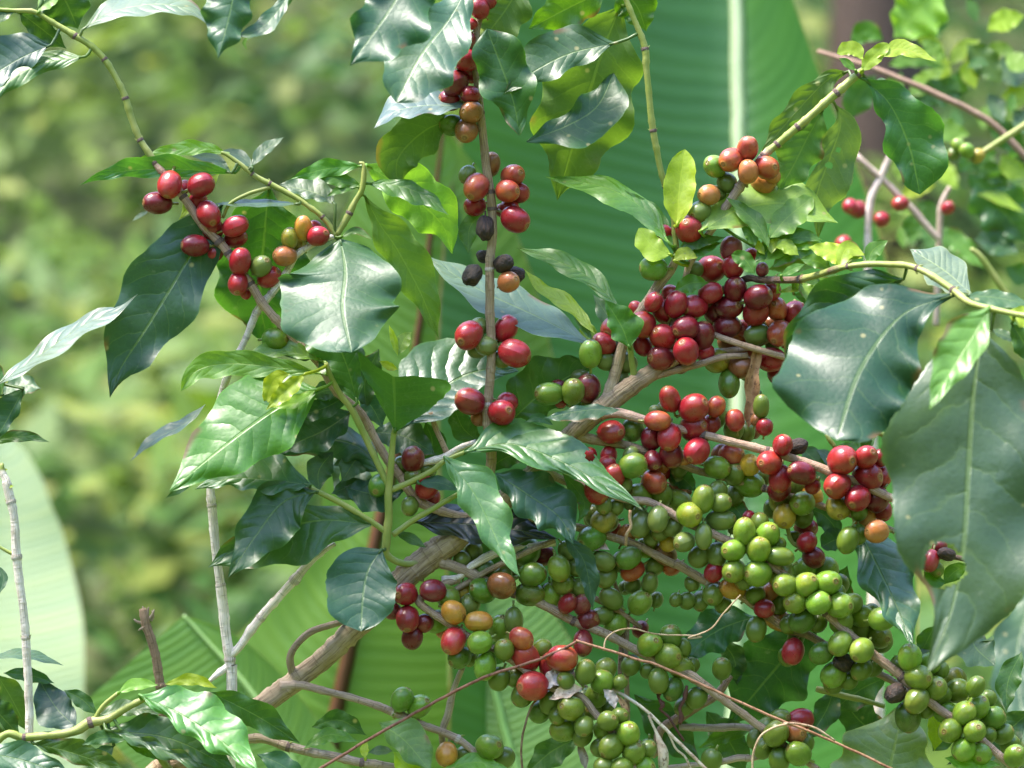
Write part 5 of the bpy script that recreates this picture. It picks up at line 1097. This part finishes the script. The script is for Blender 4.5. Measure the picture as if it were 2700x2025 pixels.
rb = random.Random(11)
def leafquad(G, c, n, size, gval, asp=.45):
    t = Vector((rb.uniform(-1, 1), rb.uniform(-1, 1), rb.uniform(-1, 1))); t = (t - n * t.dot(n)).normalized(); b = n.cross(t)
    pts = [c - t * size, c - t * size * .2 + b * size * asp, c + t * size, c - t * size * .2 - b * size * asp]
    G.f.append(tuple(G.add(p, (0, 0), gval) for p in pts))
G = Geo()
for k in range(23000):
    y = 4.6 + 7.0 * rb.random() ** 1.15
    hw = .55 + y * .30
    x = rb.uniform(-hw, hw)
    cl = mnoise.noise(Vector((x * 1.5, y * 1.5, 0)))
    cl2 = mnoise.noise(Vector((x * 3.1, y * 3.1, 9)))
    if cl2 < -.3 and rb.random() < .5: continue
    h = .05 + (.42 + .45 * cl) * rb.random()
    c = Vector((x, y - h * .5, hz(x, y) + h))
    n = Vector((rb.gauss(0, .55), rb.gauss(-.55, .5), 1)).normalized()
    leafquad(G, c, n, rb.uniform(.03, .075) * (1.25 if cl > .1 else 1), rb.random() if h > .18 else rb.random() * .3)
ug = link('undergrowth', G.mesh('undergrowth', M_BUSH, smooth=False)); ug['kind'] = 'stuff'; ug['label'] = 'blurred sunlit yellow-green undergrowth on the slope behind'

def far_tree(x, y, h, r, label, crown_z, cr, n, lean=.1):
    t = thing('tree', label, 'tree', (x, y, hz(x, y) - .1))
    tg = Geo(); z0 = hz(x, y) - .1
    pts = [(Vector((x + lean * u * u + .03 * sin(7 * u), y + .1 * u, z0 + h * u)), r * (1.15 - .6 * u), 0) for u in [i / 12 for i in range(13)]]
    tg.tube(pts, seg=14, rough=.12)
    for q in range(5):
        u = .55 + .09 * q; b0 = Vector((x + lean * u * u, y + .1 * u, z0 + h * u)); a = q * 2.4
        tip = b0 + Vector((cos(a) * cr * .8, sin(a) * cr * .5, cr * .7))
        tg.tube([(b0, r * .4, 0), ((b0 + tip) / 2 + Vector((0, 0, .1)), r * .25, 0), (tip, r * .08, 0)], seg=8)
    o = link('trunk', tg.mesh('trunk', M_BARK, Vector(t.location)), t, Vector(t.location)); o.color = (.055, .032, .020, 1)
    cg = Geo(); cc = [Vector((x + lean + rb.gauss(0, cr * .6), y + rb.gauss(0, cr * .5), crown_z + rb.gauss(0, cr * .35))) for _ in range(16)]
    for k in range(n):
        c = rb.choice(cc) + Vector((rb.gauss(0, .22), rb.gauss(0, .22), rb.gauss(0, .18))) * cr
        leafquad(cg, c, Vector((rb.gauss(0, .6), rb.gauss(0, .6), 1)).normalized(), rb.uniform(.04, .08), rb.random())
    o = link('crown', cg.mesh('crown', M_BUSH, Vector(t.location), smooth=False), t, Vector(t.location))
far_tree(.90, 7.2, 3.6, .13, 'blurred dark brown tree trunk on the slope behind the banana leaf', 6.3, 1.1, 2200)

# ================================================================ light, sky, camera
SUN_EL, SUN_AZ = radians(68), math.atan2(-.85, -.12)
sun = bpy.data.lights.new('sun', 'SUN'); sun.energy = SUN_E; sun.angle = radians(SUN_ANG); sun.color = (1.0, .94, .84)
so = bpy.data.objects.new('sun', sun); COL.objects.link(so)
dirv = Vector((sin(SUN_AZ) * cos(SUN_EL), cos(SUN_AZ) * cos(SUN_EL), sin(SUN_EL)))
so.rotation_euler = dirv.to_track_quat('Z', 'Y').to_euler(); so.location = dirv * 30
w = bpy.data.worlds.new('World'); SC.world = w; w.use_nodes = True
wt = w.node_tree; wt.nodes.clear()
sky = wt.nodes.new('ShaderNodeTexSky'); sky.sky_type = 'NISHITA'; sky.sun_disc = False
sky.sun_elevation = SUN_EL; sky.sun_rotation = SUN_AZ; sky.air_density = 1.0; sky.dust_density = 3.0; sky.ozone_density = 1.2; sky.altitude = 1500
bg = wt.nodes.new('ShaderNodeBackground'); bg.inputs[1].default_value = SKY_E
wo = wt.nodes.new('ShaderNodeOutputWorld')
wt.links.new(sky.outputs[0], bg.inputs[0]); wt.links.new(bg.outputs[0], wo.inputs[0])
cam = bpy.data.cameras.new('camera'); cam.sensor_width = 36; cam.lens = 100; cam.clip_end = 2000; cam.clip_start = .02
cam.dof.use_dof = True; cam.dof.focus_distance = D0; cam.dof.aperture_fstop = 5.3; cam.dof.aperture_blades = 0
co = bpy.data.objects.new('camera', cam); COL.objects.link(co); co.location = (0, 0, ZC); co.rotation_euler = (pi / 2, 0, 0)
SC.camera = co
SC.view_settings.view_transform = 'Standard'; SC.view_settings.look = 'None'; SC.view_settings.gamma = 1; SC.view_settings.exposure = EXPO
SC.render.resolution_x = 1024; SC.render.resolution_y = 768
SC.cycles.max_bounces = 8; SC.cycles.transmission_bounces = 4; SC.cycles.use_denoising = True
